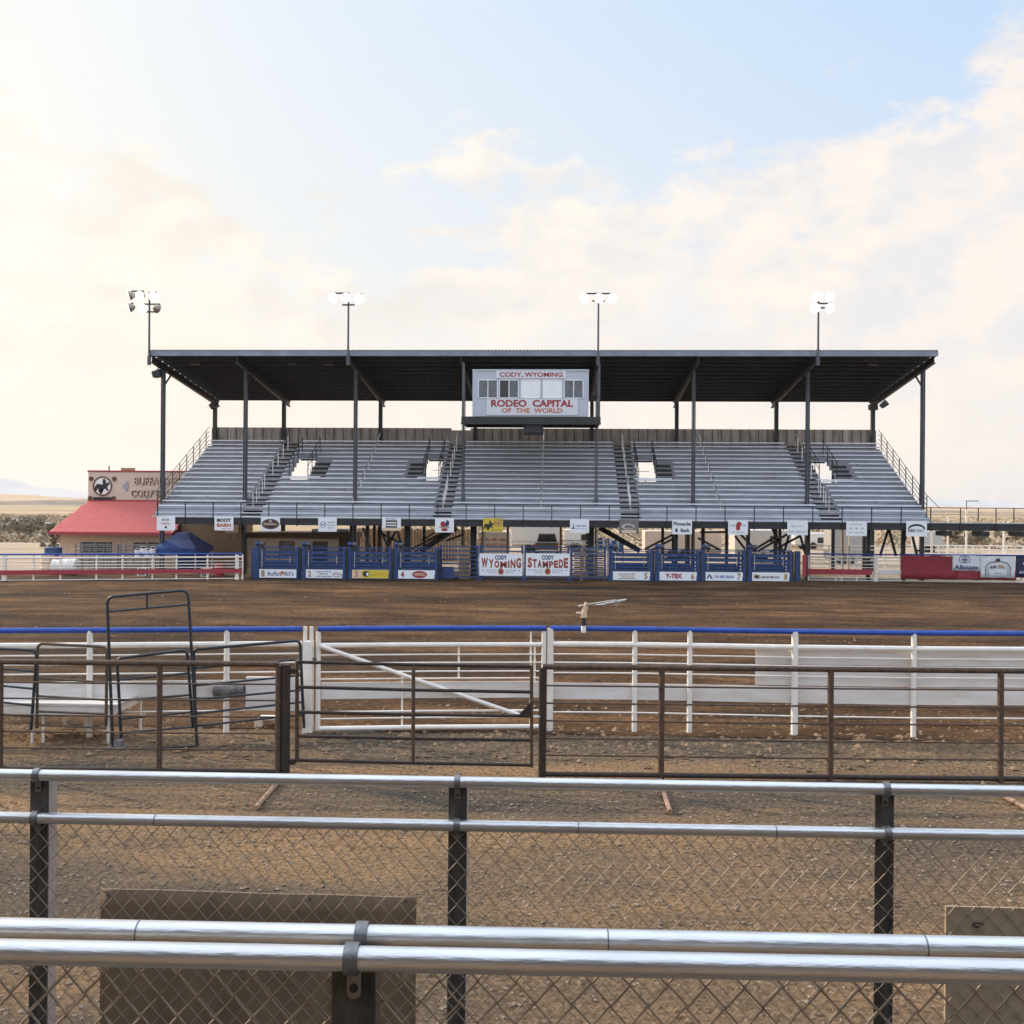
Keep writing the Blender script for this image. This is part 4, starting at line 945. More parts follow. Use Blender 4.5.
# pickup truck from behind
def pickup(px, Y, lab, mat):
    x = WX(px,Y); t = thing('pickup_truck', lab, 'truck', (x,Y,0)); b = MB()
    b.prism([(x-.95,.55),(x+.95,.55),(x+.98,.85),(x+.93,1.15),(x-.93,1.15),(x-.98,.85)],Y,Y+5.2); b.build('body',mat,t,bevel=.04)
    b = MB(); b.prism([(x-.86,1.155),(x+.86,1.155),(x+.68,1.82),(x-.68,1.82)],Y+1.9,Y+3.6); cb = b.build('cab',mat,t,bevel=.05)
    b = MB().mat(DARKG); b.prism([(x-.72,1.25),(x+.72,1.25),(x+.6,1.72),(x-.6,1.72)],Y+1.87,Y+1.895); b.build('rear_window',None,t)
    for s in (-1,1):
        MB().mat(TXR).box(x+s*.9-.07,x+s*.9+.07,Y-.03,Y-.003,.8,1.08).build('tail_light',None,t)
        for yy in (Y+.7,Y+4): MB().tube([(x+s*.72,yy,.38),(x+s*.97,yy,.38)],.38,16).build('wheel',TIRE,t,smooth=True)
    MB().mat(GALV).box(x-.9,x+.9,Y-.12,Y-.005,.42,.54).build('bumper',None,t)
pickup(547, 82, 'dark pickup truck seen from behind in front of the big white trailer', M('truck_dark',(.06,.055,.05),.35,.2))
# machinery and blue tarp right of centre
t = thing('tarp_canopy', 'blue and white striped tarp behind the right access stairs', 'tarp', (WX(610,66),66,0))
b = MB(); vs=[]; fs=[]
for i in range(13):
    for j in range(4): vs.append((WX(596,66)+(WX(624,66)-WX(596,66))*i/12, 65.6+.9*j/3, 2.1-.75*(1-j/3)-.25*i/12+.04*math.sin(i*1.9+j)))
for i in range(12):
    for j in range(3): fs.append((i*4+j,(i+1)*4+j,(i+1)*4+j+1,i*4+j+1))
b.mat(BLUER); b.add(vs,fs); b.mi = [0 if (k//3)%3 else 1 for k in range(len(b.mi))]; b.mats = [BLUER, WHITEC]; b.build('sheet',None,t)
for px in (597,623): MB().mat(GALV).box(WX(px,66)-.03,WX(px,66)+.03,66.2,66.26,0,1.9).build('pole',None,t)
# slender posts in the middle gap and white pipe pens behind
for (pa,pb,Y,lab) in ((560,608,62.5,'low white pipe pen behind the STAMPEDE poster'),(440,478,63,'low white pipe pen behind the left blue gate'),(810,905,66,'low white pipe pen behind the right white fence'),(905,1075,68,'long low white pipe pen beyond the banners')):
    pts=[V(pa,Y),V((pa+pb)/2,Y),V(pb,Y)]; n = max(2,int((pb-pa)/17)); top = 2.0 if Y < 64 else 1.7
    pipe_fence('pipe_pen', lab, pts, [V(pa+(pb-pa)*k/n,Y) for k in range(n+1)], [top,top-.25,top-.55,top-.9,.5], [.035,.03,.03,.03,.03], .045, WHITE, cat='pen')
for k,(px,Y,z,lab) in enumerate(((484,60,2.9,'thin pale post in front of the orange lettered trailer'),(508,60,2.9,'brown post at the left edge of the wide middle gap'),(561,60,3.0,'brown post at the right edge of the wide middle gap'),
   (948,70,3.6,'first pale post under the right walkway'),(966.5,70,4.1,'second pale post under the right walkway, taller'),(1004,70,3.3,'pale post with a short arm under the right walkway'),(932,64,3.0,'pale post just right of the arch logo sign'),(843,66,3.0,'brown post left of the grey white trailer'),(850,66,2.9,'pale post in front of the grey white trailer'))):
    b = MB(); x = WX(px,Y); b.tube([(x,Y,0),(x,Y,z)], .07, 8); 
    if px == 1004: b.tube([(x,Y,z-.25),(x+.35,Y,z)], .04, 6)
    tag(b.build('post', WHITE if px > 900 or px in (484,850) else WOODB, smooth=True), lab, 'post')
# support posts of the right walkway extension hang blocks
for px in (945,982,1019):
    x = WX(px,YW+.5); b = MB().mat(STEEL).box(x-.25,x+.25,YW+.1,YW+1.2,2.68,2.94); b.build('walkway_bracket',None,gs)
for px in (1062,): x = WX(px,YW+.8); MB().mat(STEEL).box(x-.08,x+.08,YW+.7,YW+.86,0,3.04).build('walkway_post',None,gs)
# lamp post far right (tall thin) and left one
for (px,py,Y,lab) in ((966.5,501,120,'distant lamp post rising right of the stand'),):
    p = at(px,py,Y); t = thing('lamp_post', lab, 'lamp post', (p.x,Y,0)); MB().tube([(p.x,Y,0),(p.x,Y,p.z)],.09,8,r2=.06).build('pole',GREYW,t,smooth=True)
    MB().mat(GREYW).box(p.x-.05,p.x+1.4,Y-.08,Y+.08,p.z-.05,p.z+.06).build('arm',None,t)

def tree(x, y, h, w, lab, seed, name='tree', leaf=LEAF):
    rnd = random.Random(seed); t = thing(name, lab, 'tree', (x,y,0), 'trees on the flat beyond the stand')
    b = MB(); b.tube([(x,y,-.1),(x+.1,y,h*.3),(x-.05,y,h*.6)], .09*h/3, 8, r2=.03)
    for k in range(6):
        a = rnd.uniform(0,6.28); b.tube([(x,y,h*rnd.uniform(.15,.4)),(x+math.cos(a)*w*.25,y+math.sin(a)*w*.25,h*.6),(x+math.cos(a)*w*.4,y+math.sin(a)*w*.4,h*rnd.uniform(.6,.9))], .03*h/3, 5, r2=.01)
    b.build('trunk', TRUNK, t, smooth=True)
    vs, fs = [], []; cl = [Vector((x+rnd.gauss(0,.26)*w, y+rnd.gauss(0,.22)*w, h*rnd.uniform(.08,.9))) for _ in range(26)]
    for c in cl:
        r_ = rnd.uniform(.10,.2)*w
        for q in range(70):
            u = Vector((rnd.gauss(0,1),rnd.gauss(0,1),rnd.gauss(0,.8))).normalized()*r_*rnd.random()**.4; p = c+u
            if p.z < .15: continue
            a = Vector((rnd.gauss(0,1),rnd.gauss(0,1),rnd.gauss(0,1))).normalized()*.09; d = Vector((rnd.gauss(0,1),rnd.gauss(0,1),rnd.gauss(0,1))).normalized()*.09
            o = len(vs); vs += [p-a,p+d,p+a,p-d]; fs.append((o,o+1,o+2,o+3))
    b = MB(); b.add(vs,fs); b.build('crown', leaf, t)
for k,(px,Y,h,w,lab) in enumerate(((972,112,2.7,3.0,'dusty tree under the second span of the right walkway'),(980,118,2.2,2.6,'low bush right of the dusty tree under the walkway'),(950,120,2.6,2.2,'small dark bush right of the small grey trailer'),(957,116,2.2,1.8,'rounded bush between the pale walkway posts'),(1012,128,2.4,2.6,'bush at the far right beyond the white pen'),
   (54,88,2.4,1.6,'dusty bush against the corner of the beige building'),(20,110,2.1,3.2,'broad low bush in the scrub at far left'),(5,120,2.3,3.0,'grey bush at the left edge of the photo'),(34,125,2.3,3.5,'wide bush in the middle of the left scrub'))):
    tree(WX(px,Y),Y,h,w,lab,70+k)
# pale rocks/vehicles in the left scrub
for k,(px,Y,s,lab) in enumerate(((12,150,1.3,'leftmost pale parked car in the distant scrub'),(26,150,1.5,'pale parked car in the middle of the distant scrub'),(33,152,1.5,'pale parked car nearest the building in the distant scrub'))):
    x = WX(px,Y); t = thing('parked_car', lab, 'car', (x,Y,0), 'cars parked in the left scrub'); 
    MB().prism([(x-2,.35),(x+2,.35),(x+2.05,.9),(x+1.1,1.0),(x+.6,1.5),(x-1.1,1.5),(x-1.6,1.0),(x-2.05,.9)],Y,Y+1.7).build('body',TRWH,t,bevel=.05)
    MB().mat(DARKG).prism([(x-1.3,1.02),(x+.9,1.02),(x+.5,1.4),(x-1,1.4)],Y-.02,Y-.003).build('window',None,t)
    for dx in (-1.2,1.2): MB().tube([(x+dx,Y-.03,.33),(x+dx,Y+.2,.33)],.33,12).build('wheel',TIRE,t,smooth=True)
# pens, barrels and buckets behind the left fence
for k,(pa,pb,Y,lab) in enumerate(((76,118,57.6,'grey stock panel pen in front of the first building window'),(119,163,58.2,'grey stock panel pen in front of the second building window'),(82,160,60.0,'rear row of grey stock panels against the beige building'))):
    n = 6; pipe_fence('stock_pen', lab, [V(pa,Y),V(pb,Y)], [V(pa+(pb-pa)*i/n,Y) for i in range(n+1)], [1.6,1.35,1.1,.85,.6,.3], [.03]*6, .035, PENG, cat='pen', postz=1.75)
def barrel(px, Y, col, lab, lying=False, s=1.0):
    x = WX(px,Y); t = thing('barrel', lab, 'barrel', (x,Y,0), 'barrels behind the left fence'); n = 16
    prof = [(0,.26),(.02,.29),(.28,.29),(.30,.30),(.32,.29),(.56,.29),(.58,.30),(.60,.29),(.86,.29),(.88,.26)]
    b = MB(); vs = []
    for (h,r_) in prof:
        for i in range(n):
            a = 6.2832*i/n
            vs.append((x+(h-.44)*s, Y+r_*s*math.cos(a), .3*s+r_*s*math.sin(a)) if lying else (x+r_*s*math.cos(a), Y+r_*s*math.sin(a), h*s))
    fs = [tuple(range(n)), tuple((len(prof)-1)*n+i for i in range(n))]
    for k in range(len(prof)-1):
        for i in range(n): j=(i+1)%n; fs.append((k*n+i,k*n+j,(k+1)*n+j,(k+1)*n+i))
    b.add(vs,fs); b.build('drum',col,t,smooth=True)
    b = MB(); b.tube([(x+.445*s,Y,.3*s),(x+.46*s,Y,.3*s)] if lying else [(x+.1,Y,.88*s),(x+.1,Y,.9*s)],.04*s,8); b.build('bung',STEEL,t)
barrel(48,56.5,TANP,'tan barrel standing behind the left fence',s=1.3); barrel(53.5,58.2,BLUEC,'blue barrel behind the tan barrel',s=1.7)
barrel(59,56.2,TXR,'red barrel beside the white barrel at left',s=1.2); barrel(66,56.0,TRWH,'large white barrel lying on its side behind the left fence',True,1.6); barrel(220,56.2,TXR,'red barrel behind the fence near the chutes',s=.85)
def crate(px,Y,col,lab,s=.5):
    x = WX(px,Y); t = thing('crate',lab,'crate',(x,Y,0),'crates behind the left fence'); b = MB(); e=.05
    for (a,c) in ((-s/2,-s/2+e),(s/2-e,s/2)):
        b.box(x+a,x+c,Y,Y+e,0,s); b.box(x+a,x+c,Y+s-e,Y+s,0,s)
    for (z0,z1) in ((.0,e),(s-e,s)): b.box(x-s/2+e,x+s/2-e,Y,Y+e,z0,z1); b.box(x-s/2+e,x+s/2-e,Y+s-e,Y+s,z0,z1)
    b.build('frame',col,t); MB().mat(GREYW).box(x-s/2+e,x+s/2-e,Y+.06,Y+s-.06,.02,s-.06).build('panel',None,t)
crate(142,55.6,WHITE,'white open crate behind the left fence'); crate(205.5,55.6,TANP,'tan open crate between the barrel and the white crate')
for k,(px,lab) in enumerate(((138,'leftmost white bucket hung on the grey pen'),(144,'second white bucket hung on the grey pen'),(148,'third white bucket hung on the grey pen'),(153.5,'rightmost white bucket hung on the grey pen'))):
    x=WX(px,57.9); z=1.0+.1*(k%2); t=thing('bucket',lab,'bucket',(x,57.9,z),'white buckets on the pen'); MB().tube([(x,57.9,z),(x,57.9,z+.36)],.15,12,r2=.19).build('pail',WHITEC,t,smooth=True)
    MB().tube([(x-.18,57.9,z+.36),(x-.1,57.9,z+.5),(x+.1,57.9,z+.5),(x+.18,57.9,z+.36)],.01,4).build('handle',GALV,t)

# ------------------------------------------------------------------ NEAR ARENA FENCE
TOPZ = 2.28-.36
def nf(px, py): return gnd(px, py, TOPZ)
def nfp(px):   # point on the near arena fence line (ground)
    pts = [(-80,631.2),(0,630.7),(110,630.2),(225,629.5),(305,628.9),(430,628.3),(552,628.3),(635,628.9),(690,629.8),(795,631.5),(914,633),(1024,633.6),(1120,634.6)]
    for k in range(len(pts)-1):
        if pts[k][0] <= px <= pts[k+1][0]:
            t = (px-pts[k][0])/(pts[k+1][0]-pts[k][0]); p = nf(px, pts[k][1]+(pts[k+1][1]-pts[k][1])*t); p.z = 0; return p
def line(a, c, n): return [nfp(a+(c-a)*k/n) for k in range(n+1)]
ZR = [TOPZ,1.655,1.475,1.315,1.145,.46]; RRs = [.050,.050,.014,.014,.014,.014]
pipe_fence('arena_fence', 'near white pipe fence with a blue top rail at left, behind the loose panels', line(-80,302,10), [nfp(p) for p in (-40,90,227)], ZR, RRs, .050, WHITE, BLUER, [(.70,1.0,.06,WHITED)])
pipe_fence('arena_fence', 'near white pipe fence with a blue top rail right of the white gate', line(550,1115,14), [(nfp(550.5),.062),nfp(635),nfp(690),(nfp(795),.062),nfp(914),nfp(1060)], [TOPZ,1.63,1.445,1.29,1.10,.37], RRs, .048, WHITE, BLUER, [(.60,.90,.06,WHITED)])
b = MB()
for k in range(8):
    p, q = nfp(757+(1115-757)*k/8), nfp(757+(1115-757)*(k+1)/8)
    for (z0,z1) in ((1.30,1.59),(.915,1.285)): b.bar(Vector((p.x,p.y+.11,(z0+z1)/2)), Vector((q.x,q.y+.11,(z0+z1)/2)), .025, z1-z0)
tag(b.build('white_boards', WHITED), 'scuffed white boards fixed behind the right half of the near fence', 'boards')
# heavy gate posts
for (px, lab, w) in ((308.5,'thick white gate post left of the white arena gate',.17),):
    p = nfp(px); t = thing('gate_post', lab, 'post', (p.x,p.y,0)); MB().mat(WHITE).box(p.x-w/2,p.x+w/2,p.y-.09,p.y+.09,0,1.70).build('post',None,t,bevel=.01)
    for dx in (-.06,.055): MB().tube([(p.x+dx,p.y,1.703),(p.x+dx,p.y,TOPZ+.04)],.035,10).build('pipe',WHITE,t,smooth=True)
    MB().mat(CLAMP).box(p.x+w/2+.002,p.x+w/2+.07,p.y-.02,p.y+.02,1.35,1.40).build('hinge',None,t)
# white gate
t = thing('arena_gate', 'white arena gate with a diagonal brace and blue top rail', 'gate', tuple(nfp(430)))
GA, GB = 316.5, 545.5
def gp(px, z, dy=0): p = nfp(px); return Vector((p.x,p.y+dy,z))
def gz(px, py): p = nfp(px); return WZ(px, py, p.y)
MB().tube([gp(318,TOPZ),gp(430,TOPZ),gp(546,TOPZ)],.050,12).build('top_rail',BLUER,t,smooth=True)
for (z,r_) in ((1.62,.042),(1.44,.014),(1.29,.014),(1.13,.014),(1.0,.014),(.40,.02),(.28,.014),(.10,.045)): MB().tube([gp(319,z),gp(430,z),gp(544,z)],r_,10).build('rail',WHITE,t,smooth=True)
for px,r_ in ((318.5,.045),(544,.045)): MB().tube([gp(px,.08),gp(px,TOPZ-.05)],r_,10).build('stile',WHITE,t,smooth=True)
for (px,z0,z1) in ((402.5,.13,1.04),(459,1.0,1.6),(531,.13,1.85),(535,.9,1.6)): MB().tube([gp(px,z0,.03),gp(px,z1,.03)],.018,8).build('upright',WHITE,t,smooth=True)
MB().tube([gp(321,gz(321,645.5),-.05),gp(418,gz(418,679.5),-.05),gp(520,gz(520,714.5),-.05)],.038,10).build('brace',WHITE,t,smooth=True)
b = MB(); P_ = [gp(321+(541-321)*k/4,.78,.06) for k in range(5)]
for a_, c_ in zip(P_[:-1],P_[1:]): b.bar(a_,c_,.03,.30)
b.build('board',WHITED,t)
# sprinkler head on a pipe
p = nfp(583.5); t = thing('sprinkler', 'arena water gun on a short white pipe above the blue rail', 'sprinkler', (p.x,p.y-.07,0)); y = p.y-.07
def sp(px,py,dy=0): return at(px,py,y)+Vector((0,dy,0))
MB().tube([sp(583.5,632.5,-.0), sp(583.5,625.5)],.045,12).build('riser',WHITE,t,smooth=True)
b = MB(); b.tube([sp(583.5,625.5),sp(583.5,620.8)],.05,12); b.tube([sp(583.5,620.8),sp(583.5,617.5)],.04,12); b.mat(STEEL); b.build('coupling',STEEL,t,smooth=True)
b = MB(); b.tube([sp(583.8,617.5),sp(583.8,612)],.058,12); b.tube([sp(576,613),sp(586,613)],.02,8); b.tube([sp(584,612),sp(586,606.5)],.05,10); b.tube([sp(586.5,602.5),sp(585,606)],.03,8); b.build('bearing',TANP,t,smooth=True)
b = MB(); b.tube([sp(578,606.3),sp(589,605)],.022,8); b.tube([sp(585,606),sp(589,604.6),sp(606,601.8)],.026,10,r2=.018); b.tube([sp(606,601.6),sp(616,600.8)],.024,10); b.build('barrel_pipe',PENGL,t,smooth=True)
b = MB(); b.tube([sp(605,603.4),sp(615,602.2)],.030,10); b.tube([sp(614,601),sp(626.5,599.3)],.012,6); b.tube([sp(614,602.5),sp(625,600.2)],.010,6); b.box(sp(615,600).x,sp(618,600).x,y-.03,y+.03,sp(615,606).z,sp(615,600.5).z); b.tube([sp(596,604.8),sp(607,604)],.018,6); b.build('swing_arm',GALV,t,smooth=True)
# white block wall right of roll, roll on rail, small stand
def boxat(name, pa, ya, pb, yb, Y, d, mat, lab, cat, bevel=0):
    a = at(pa,ya,Y); c = at(pb,yb,Y); o = MB().box(a.x,c.x,Y,Y+d,c.z,a.z).build(name,mat,bevel=bevel); return tag(o,lab,cat)
Yp_ = nfp(270).y
boxat('white_barrier', 245.5, 677, 300, 711.5, Yp_-.22, .10, WHITED, 'white plastic barrier block hung on the near fence left of the gate', 'barrier', .012)
b = MB(); a = at(214.5,690.5,Yp_-.15); c = at(245,690,Yp_-.15); b.tube([a, a.lerp(c,.1), c],.12,16); b.mats=[GREYW]
tag(b.build('wooden_roll', GREYW, smooth=True), 'weathered grey wooden roll fixed beside the white barrier', 'roll')
b = MB(); p = gnd(258,729); b.box(p.x-.07,p.x+.07,p.y,p.y+.1,0,.16); b.box(p.x-.02,p.x+.30,p.y+.02,p.y+.3,.163,.2); tag(b.build('small_stand',WHITE), 'small low white stand on the dirt by the fence', 'stand')

# white table with bent wire frames
tp = thing('work_table', 'long white table behind the loose corral panels at far left', 'table', tuple(gnd(70,740)))
Yt = gnd(45,745).y; xa, xb = WX(-30,Yt), WX(118,Yt); zt_ = WZ(60,703.5,Yt)
b = MB(); b.box(xa,xb,Yt,Yt+1.25,zt_-.05,zt_); b.build('tabletop',WHITED,tp,bevel=.008)
b = MB(); b.box(xa+.05,xb-.05,Yt+.02,Yt+.05,zt_-.20,zt_-.052); b.box(xa+.05,xb-.05,Yt+1.18,Yt+1.21,zt_-.18,zt_-.052); b.box(xb-.08,xb-.05,Yt+.051,Yt+1.17,zt_-.18,zt_-.052); b.build('apron',WHITE,tp)
b = MB(); b.add([(xb,Yt+.1,zt_-.03),(WX(146,Yt+1),Yt+.75,zt_+.0),(WX(146,Yt+1),Yt+1.2,zt_+.0),(xb,Yt+1.25,zt_-.03),(xb,Yt+.1,zt_-.001),(WX(146,Yt+1),Yt+.75,zt_+.03),(WX(146,Yt+1),Yt+1.2,zt_+.03),(xb,Yt+1.25,zt_-.001)],[(3,2,1,0),(4,5,6,7),(0,1,5,4),(1,2,6,5),(2,3,7,6),(3,0,4,7)]); b.build('table_leaf',WHITED,tp)
for (px,dy) in ((34,.1),(45,.12),(-20,.1),(87,1.1),(66,1.1),(110,.15),(142,1.0)): x = WX(px,Yt+dy); MB().tube([(x,Yt+dy,0),(x,Yt+dy,zt_-.06)],.026,8).build('leg',WHITE,tp,smooth=True)
for k,(px,lab) in enumerate(((82,'left bent wire bracket lying on the white table'),(92,'right bent wire bracket lying on the white table'))):
    x = WX(px,Yt+.8); b = MB(); b.tube([(x-.10,Yt+.7,zt_+.01),(x+.05,Yt+.8,zt_+.20),(x+.10,Yt+.8,zt_+.02)],.009,5); b.tube([(x-.10,Yt+1,zt_+.01),(x+.05,Yt+1,zt_+.20),(x+.10,Yt+1,zt_+.02),(x-.1,Yt+.7,zt_+.01)],.009,5)
    tag(b.build('wire_bracket',PANELB,smooth=True), lab, 'bracket')
x = WX(16,Yt+.7); b = MB(); b.prism([(x-.22,zt_+.004),(x+.34,zt_+.004),(x+.28,zt_+.11),(x-.05,zt_+.12),(x-.2,zt_+.07)],Yt+.5,Yt+.9); tag(b.build('grey_bundle',GREYW,bevel=.03),'grey folded bundle at the left end of the white table','bundle')

# ------------------------------------------------------------------ loose corral panels
def rounded(p0, p1, p2, p3, r, n=5):        # polyline up-left-top-right with rounded top corners
    out = [p0]
    for (a, c, e) in ((p0,p1,p2),(p1,p2,p3)):
        d1 = (a-c).normalized(); d2 = (e-c).normalized(); s, f = c+d1*r, c+d2*r
        for k in range(n+1): t = k/n; out.append(s*(1-t)**2 + c*2*t*(1-t) + f*t*t)
    return out+[p3]
def corral(lab, Y, bl, tl, tr_, br, rails, mat, bottom=True, r=.12, rad=.026, extra=None, dY=0.0):
    P = lambda q: at(q[0], q[1], Y + dY*(q[0]-tl[0])/max(1,(tr_[0]-tl[0])))
    t = thing('corral_panel', lab, 'panel', tuple(P(bl)[:2])+(0,), 'loose corral panels leaning by the near fence')
    pts = rounded(P(bl),P(tl),P(tr_),P(br),r); MB().tube(pts, rad, 10).build('frame', mat, t, smooth=True)
    for (a, c) in rails: MB().tube([P(a),P(c)], rad*.75, 8).build('rail', mat, t, smooth=True)
    if bottom: MB().tube([P(bl),P(br)], rad*.9, 8).build('bottom_rail', mat, t, smooth=True)
    return t, P
YPn = gnd(150,750).y
t, P = corral('tall dark bow frame panel standing above the others', YPn, (113,750),(107,597),(188,590),(197,746), [((108,611.5),(189,604.5)),((147,608),(147,594.5))], PANELB, r=.13)
corral('dark leaning panel inside the tall bow frame', YPn+.12, (122,752),(117,658.5),(187,650),(193,728), [((118,680),(189,673)),((119,700.5),(190,695)),((120,719),(191,712)),((121,733),(192,727))], PANELB, bottom=False, r=.10)
corral('dark panel sloping from the bow frame to the gate post', YPn+.05, (196,728),(193.5,649.5),(300,640.5),(304,728), [((194,668),(300,659.5)),((195,685.5),(301,675.5)),((195,699.5),(302,690)),((196,713.5),(303,702)),((196,726),(303,714.5))], PANELB, bottom=False, r=.09)
corral('brown panel with rounded corners in front of the white table', YPn+.1, (37,728),(37.5,643.5),(107,647),(106,726), [((38,678),(106,682.5)),((38,696),(106,700)),((38,711.5),(106,714)),((38,725),(106,728))], PANELR, bottom=False, r=.11)
corral('dark panel at the left edge leaning toward the brown one', YPn+.02, (-60,722),(-58,646),(37,650.5),(31,730), [((-58,664),(36,671.5)),((-58,680),(35,689)),((-58,696),(33,705.5)),((-58,711),(32,716))], PANELB, bottom=False, r=.12)
b = MB(); p = P((113,750)); b.box(p.x-.1,p.x+.2,p.y-.1,p.y+.15,0,.05); b.box(p.x+.03,p.x+.15,p.y-.05,p.y+.1,.053,.16); tag(b.build('metal_foot',GREYW),'grey metal foot block under the tall bow frame','foot')

# ------------------------------------------------------------------ brown pipe fence and gate
def brown(lab, A, B, posts, zl_):
    t = thing('pipe_fence', lab, 'fence', tuple(((A+B)/2)[:2])+(0,), 'brown pipe fences across the foreground')
    d = (B-A)
    P = lambda f, z: Vector((A.x+d.x*f, A.y+d.y*f, z))
    MB().tube([P(0,1.72),P(1,1.72)],.044,12).build('top_rail',RUST,t,smooth=True)
    MB().tube([P(0,.07),P(1,.07)],.040,12).build('bottom_rail',RUSTD,t,smooth=True)
    for z in zl_: MB().tube([P(0,z),P(.5,z-.008),P(1,z)],.014,8).build('rail',RUST,t,smooth=True)
    for f, w in posts: MB().tube([P(f,0.0),P(f,1.70)],w,10).build('post',RUST if w<.06 else RUSTD,t,smooth=True)
    return P
def bfp(px): return gnd(px, 773+(px/1024)*10.5)
A, B = bfp(-90), bfp(278)
fr = lambda px, A, B: (bfp(px).x-A.x)/(B.x-A.x)
brown('brown pipe fence panel left of the brown gate', A, B, [(0,.05),(fr(0,A,B),.042),(fr(159,A,B),.044),(1,.05)], (1.41,1.16,.905,.65,.40))
A2_, B2_ = bfp(542), bfp(1120)
brown('brown pipe fence panel right of the brown gate', A2_, B2_, [(0,.062),(fr(661,A2_,B2_),.048),(fr(830,A2_,B2_),.048),(fr(1000,A2_,B2_),.048),(1,.05)], (1.43,1.16,.89,.62,.36))
p = bfp(285.5); t = thing('hinge_post','dark rusty hinge post between the left brown fence and the gate','post',(p.x,p.y,0))
MB().mat(RUSTD).box(p.x-.055,p.x+.055,p.y-.05,p.y+.05,0,1.72).build('post',None,t,bevel=.008)
for z in (1.62,.22): MB().mat(RUSTD).box(p.x+.056,p.x+.15,p.y-.03,p.y+.02,z-.04,z+.04).build('hinge',None,t)
ga, gb_ = bfp(297), bfp(532); yg = (ga.y+gb_.y)/2
t = thing('pipe_gate', 'brown five rail pipe gate with a triangular latch plate', 'gate', tuple(ga))
def gq(px, py): return at(px, py, yg)
MB().tube([gq(297,762),gq(297,662),gq(300,660.5)],.034,10).build('stile',RUST,t,smooth=True)
for (z) in ((662,666.5),(687,692),(712,716),(736,740),(760,765)): MB().tube([gq(297,z[0]),gq(414,(z[0]+z[1])/2+.5),gq(531.5,z[1])],.026,10).build('rail',RUSTD,t,smooth=True)
MB().tube([gq(531.5,666),gq(531.5,767)],.028,10).build('stile',RUST,t,smooth=True); MB().tube([gq(413.5,664.5),gq(413,762)],.030,10).build('stile',RUST,t,smooth=True)
g0, g1, g2 = gq(518,715.5), gq(530.5,717), gq(530.5,702); MB().prism([(g0.x,g0.z),(g1.x,g1.z),(g2.x,g2.z)],yg-.03,yg-.027+.02).build('latch_plate',RUSTD,t)
ch = MB(); [ch.tube([gq(532+2*k,716-.6*math.sin(k)),gq(534+2*k,716.6-.6*math.sin(k+1))],.008,5) for k in range(4)]; ch.build('chain',GALV,t)
# pipes lying on the dirt
for (a, c, m, r_, lab) in (((256,810),(280,783),PIPER,.035,'short brown pipe lying on the dirt left of centre'),((660,783),(670,815),PIPER,.035,'short pinkish brown pipe lying on the dirt at centre right'),((992,792),(1034,816),PIPER,.035,'pipe lying on the dirt at the right edge')):
    p, q = gnd(*a), gnd(*c); b = MB(); b.tube([Vector((p.x,p.y,r_)),Vector((q.x,q.y,r_+.01))],r_,12); 
    tag(b.build('loose_pipe',m,smooth=True),lab,'pipe')

# ------------------------------------------------------------------ CHAIN LINK RAILINGS
def link_mesh(x0, x1, yf, ztop, zbot, W=.037, P=.082, r=.0019, seed=1):
    ov = r*.55; rnd = random.Random(seed); b = MB(); n = int((x1-x0)/W); k = int((ztop-zbot)/(P/2))
    for i in range(n):
        xa = x0+i*W; flip = i % 2; y = yf(xa); pts = []; sag = rnd.uniform(-.003,.003)
        for j in range(k+1):
            right = (j + flip) % 2; o = r*1.1
            x = xa + (W+ov if right else -ov) ; z = ztop - j*P/2 + sag
            dz = .0016
            wob = rnd.uniform(-.0012,.0012)
            pts.append(Vector((x-(.0014 if right else -.0014)+wob, y+(-o), z+dz))); pts.append(Vector((x+wob, y, z))); pts.append(Vector((x-(.0014 if right else -.0014)+wob, y+o, z-dz)))
        b.tube(pts, r, 5, caps=False)
    return b
def clampm(b, x, y, z, rp, w, lug=.055, mat=CLAMP):
    n = 16; b.mat(mat); ri = rp+.002; ro = rp+.0065
    vs = []; 
    for i in range(n):
        a = 2*math.pi*i/n
        for (rr, xx) in ((ri,x-w/2),(ro,x-w/2),(ro,x+w/2),(ri,x+w/2)): vs.append((xx, y+rr*math.cos(a), z+rr*math.sin(a)))
    fs = []
    for i in range(n):
        j = (i+1)%n
        for c in range(4): d = (c+1)%4; fs.append((i*4+c,i*4+d,j*4+d,j*4+c))
    b.add(vs, fs)
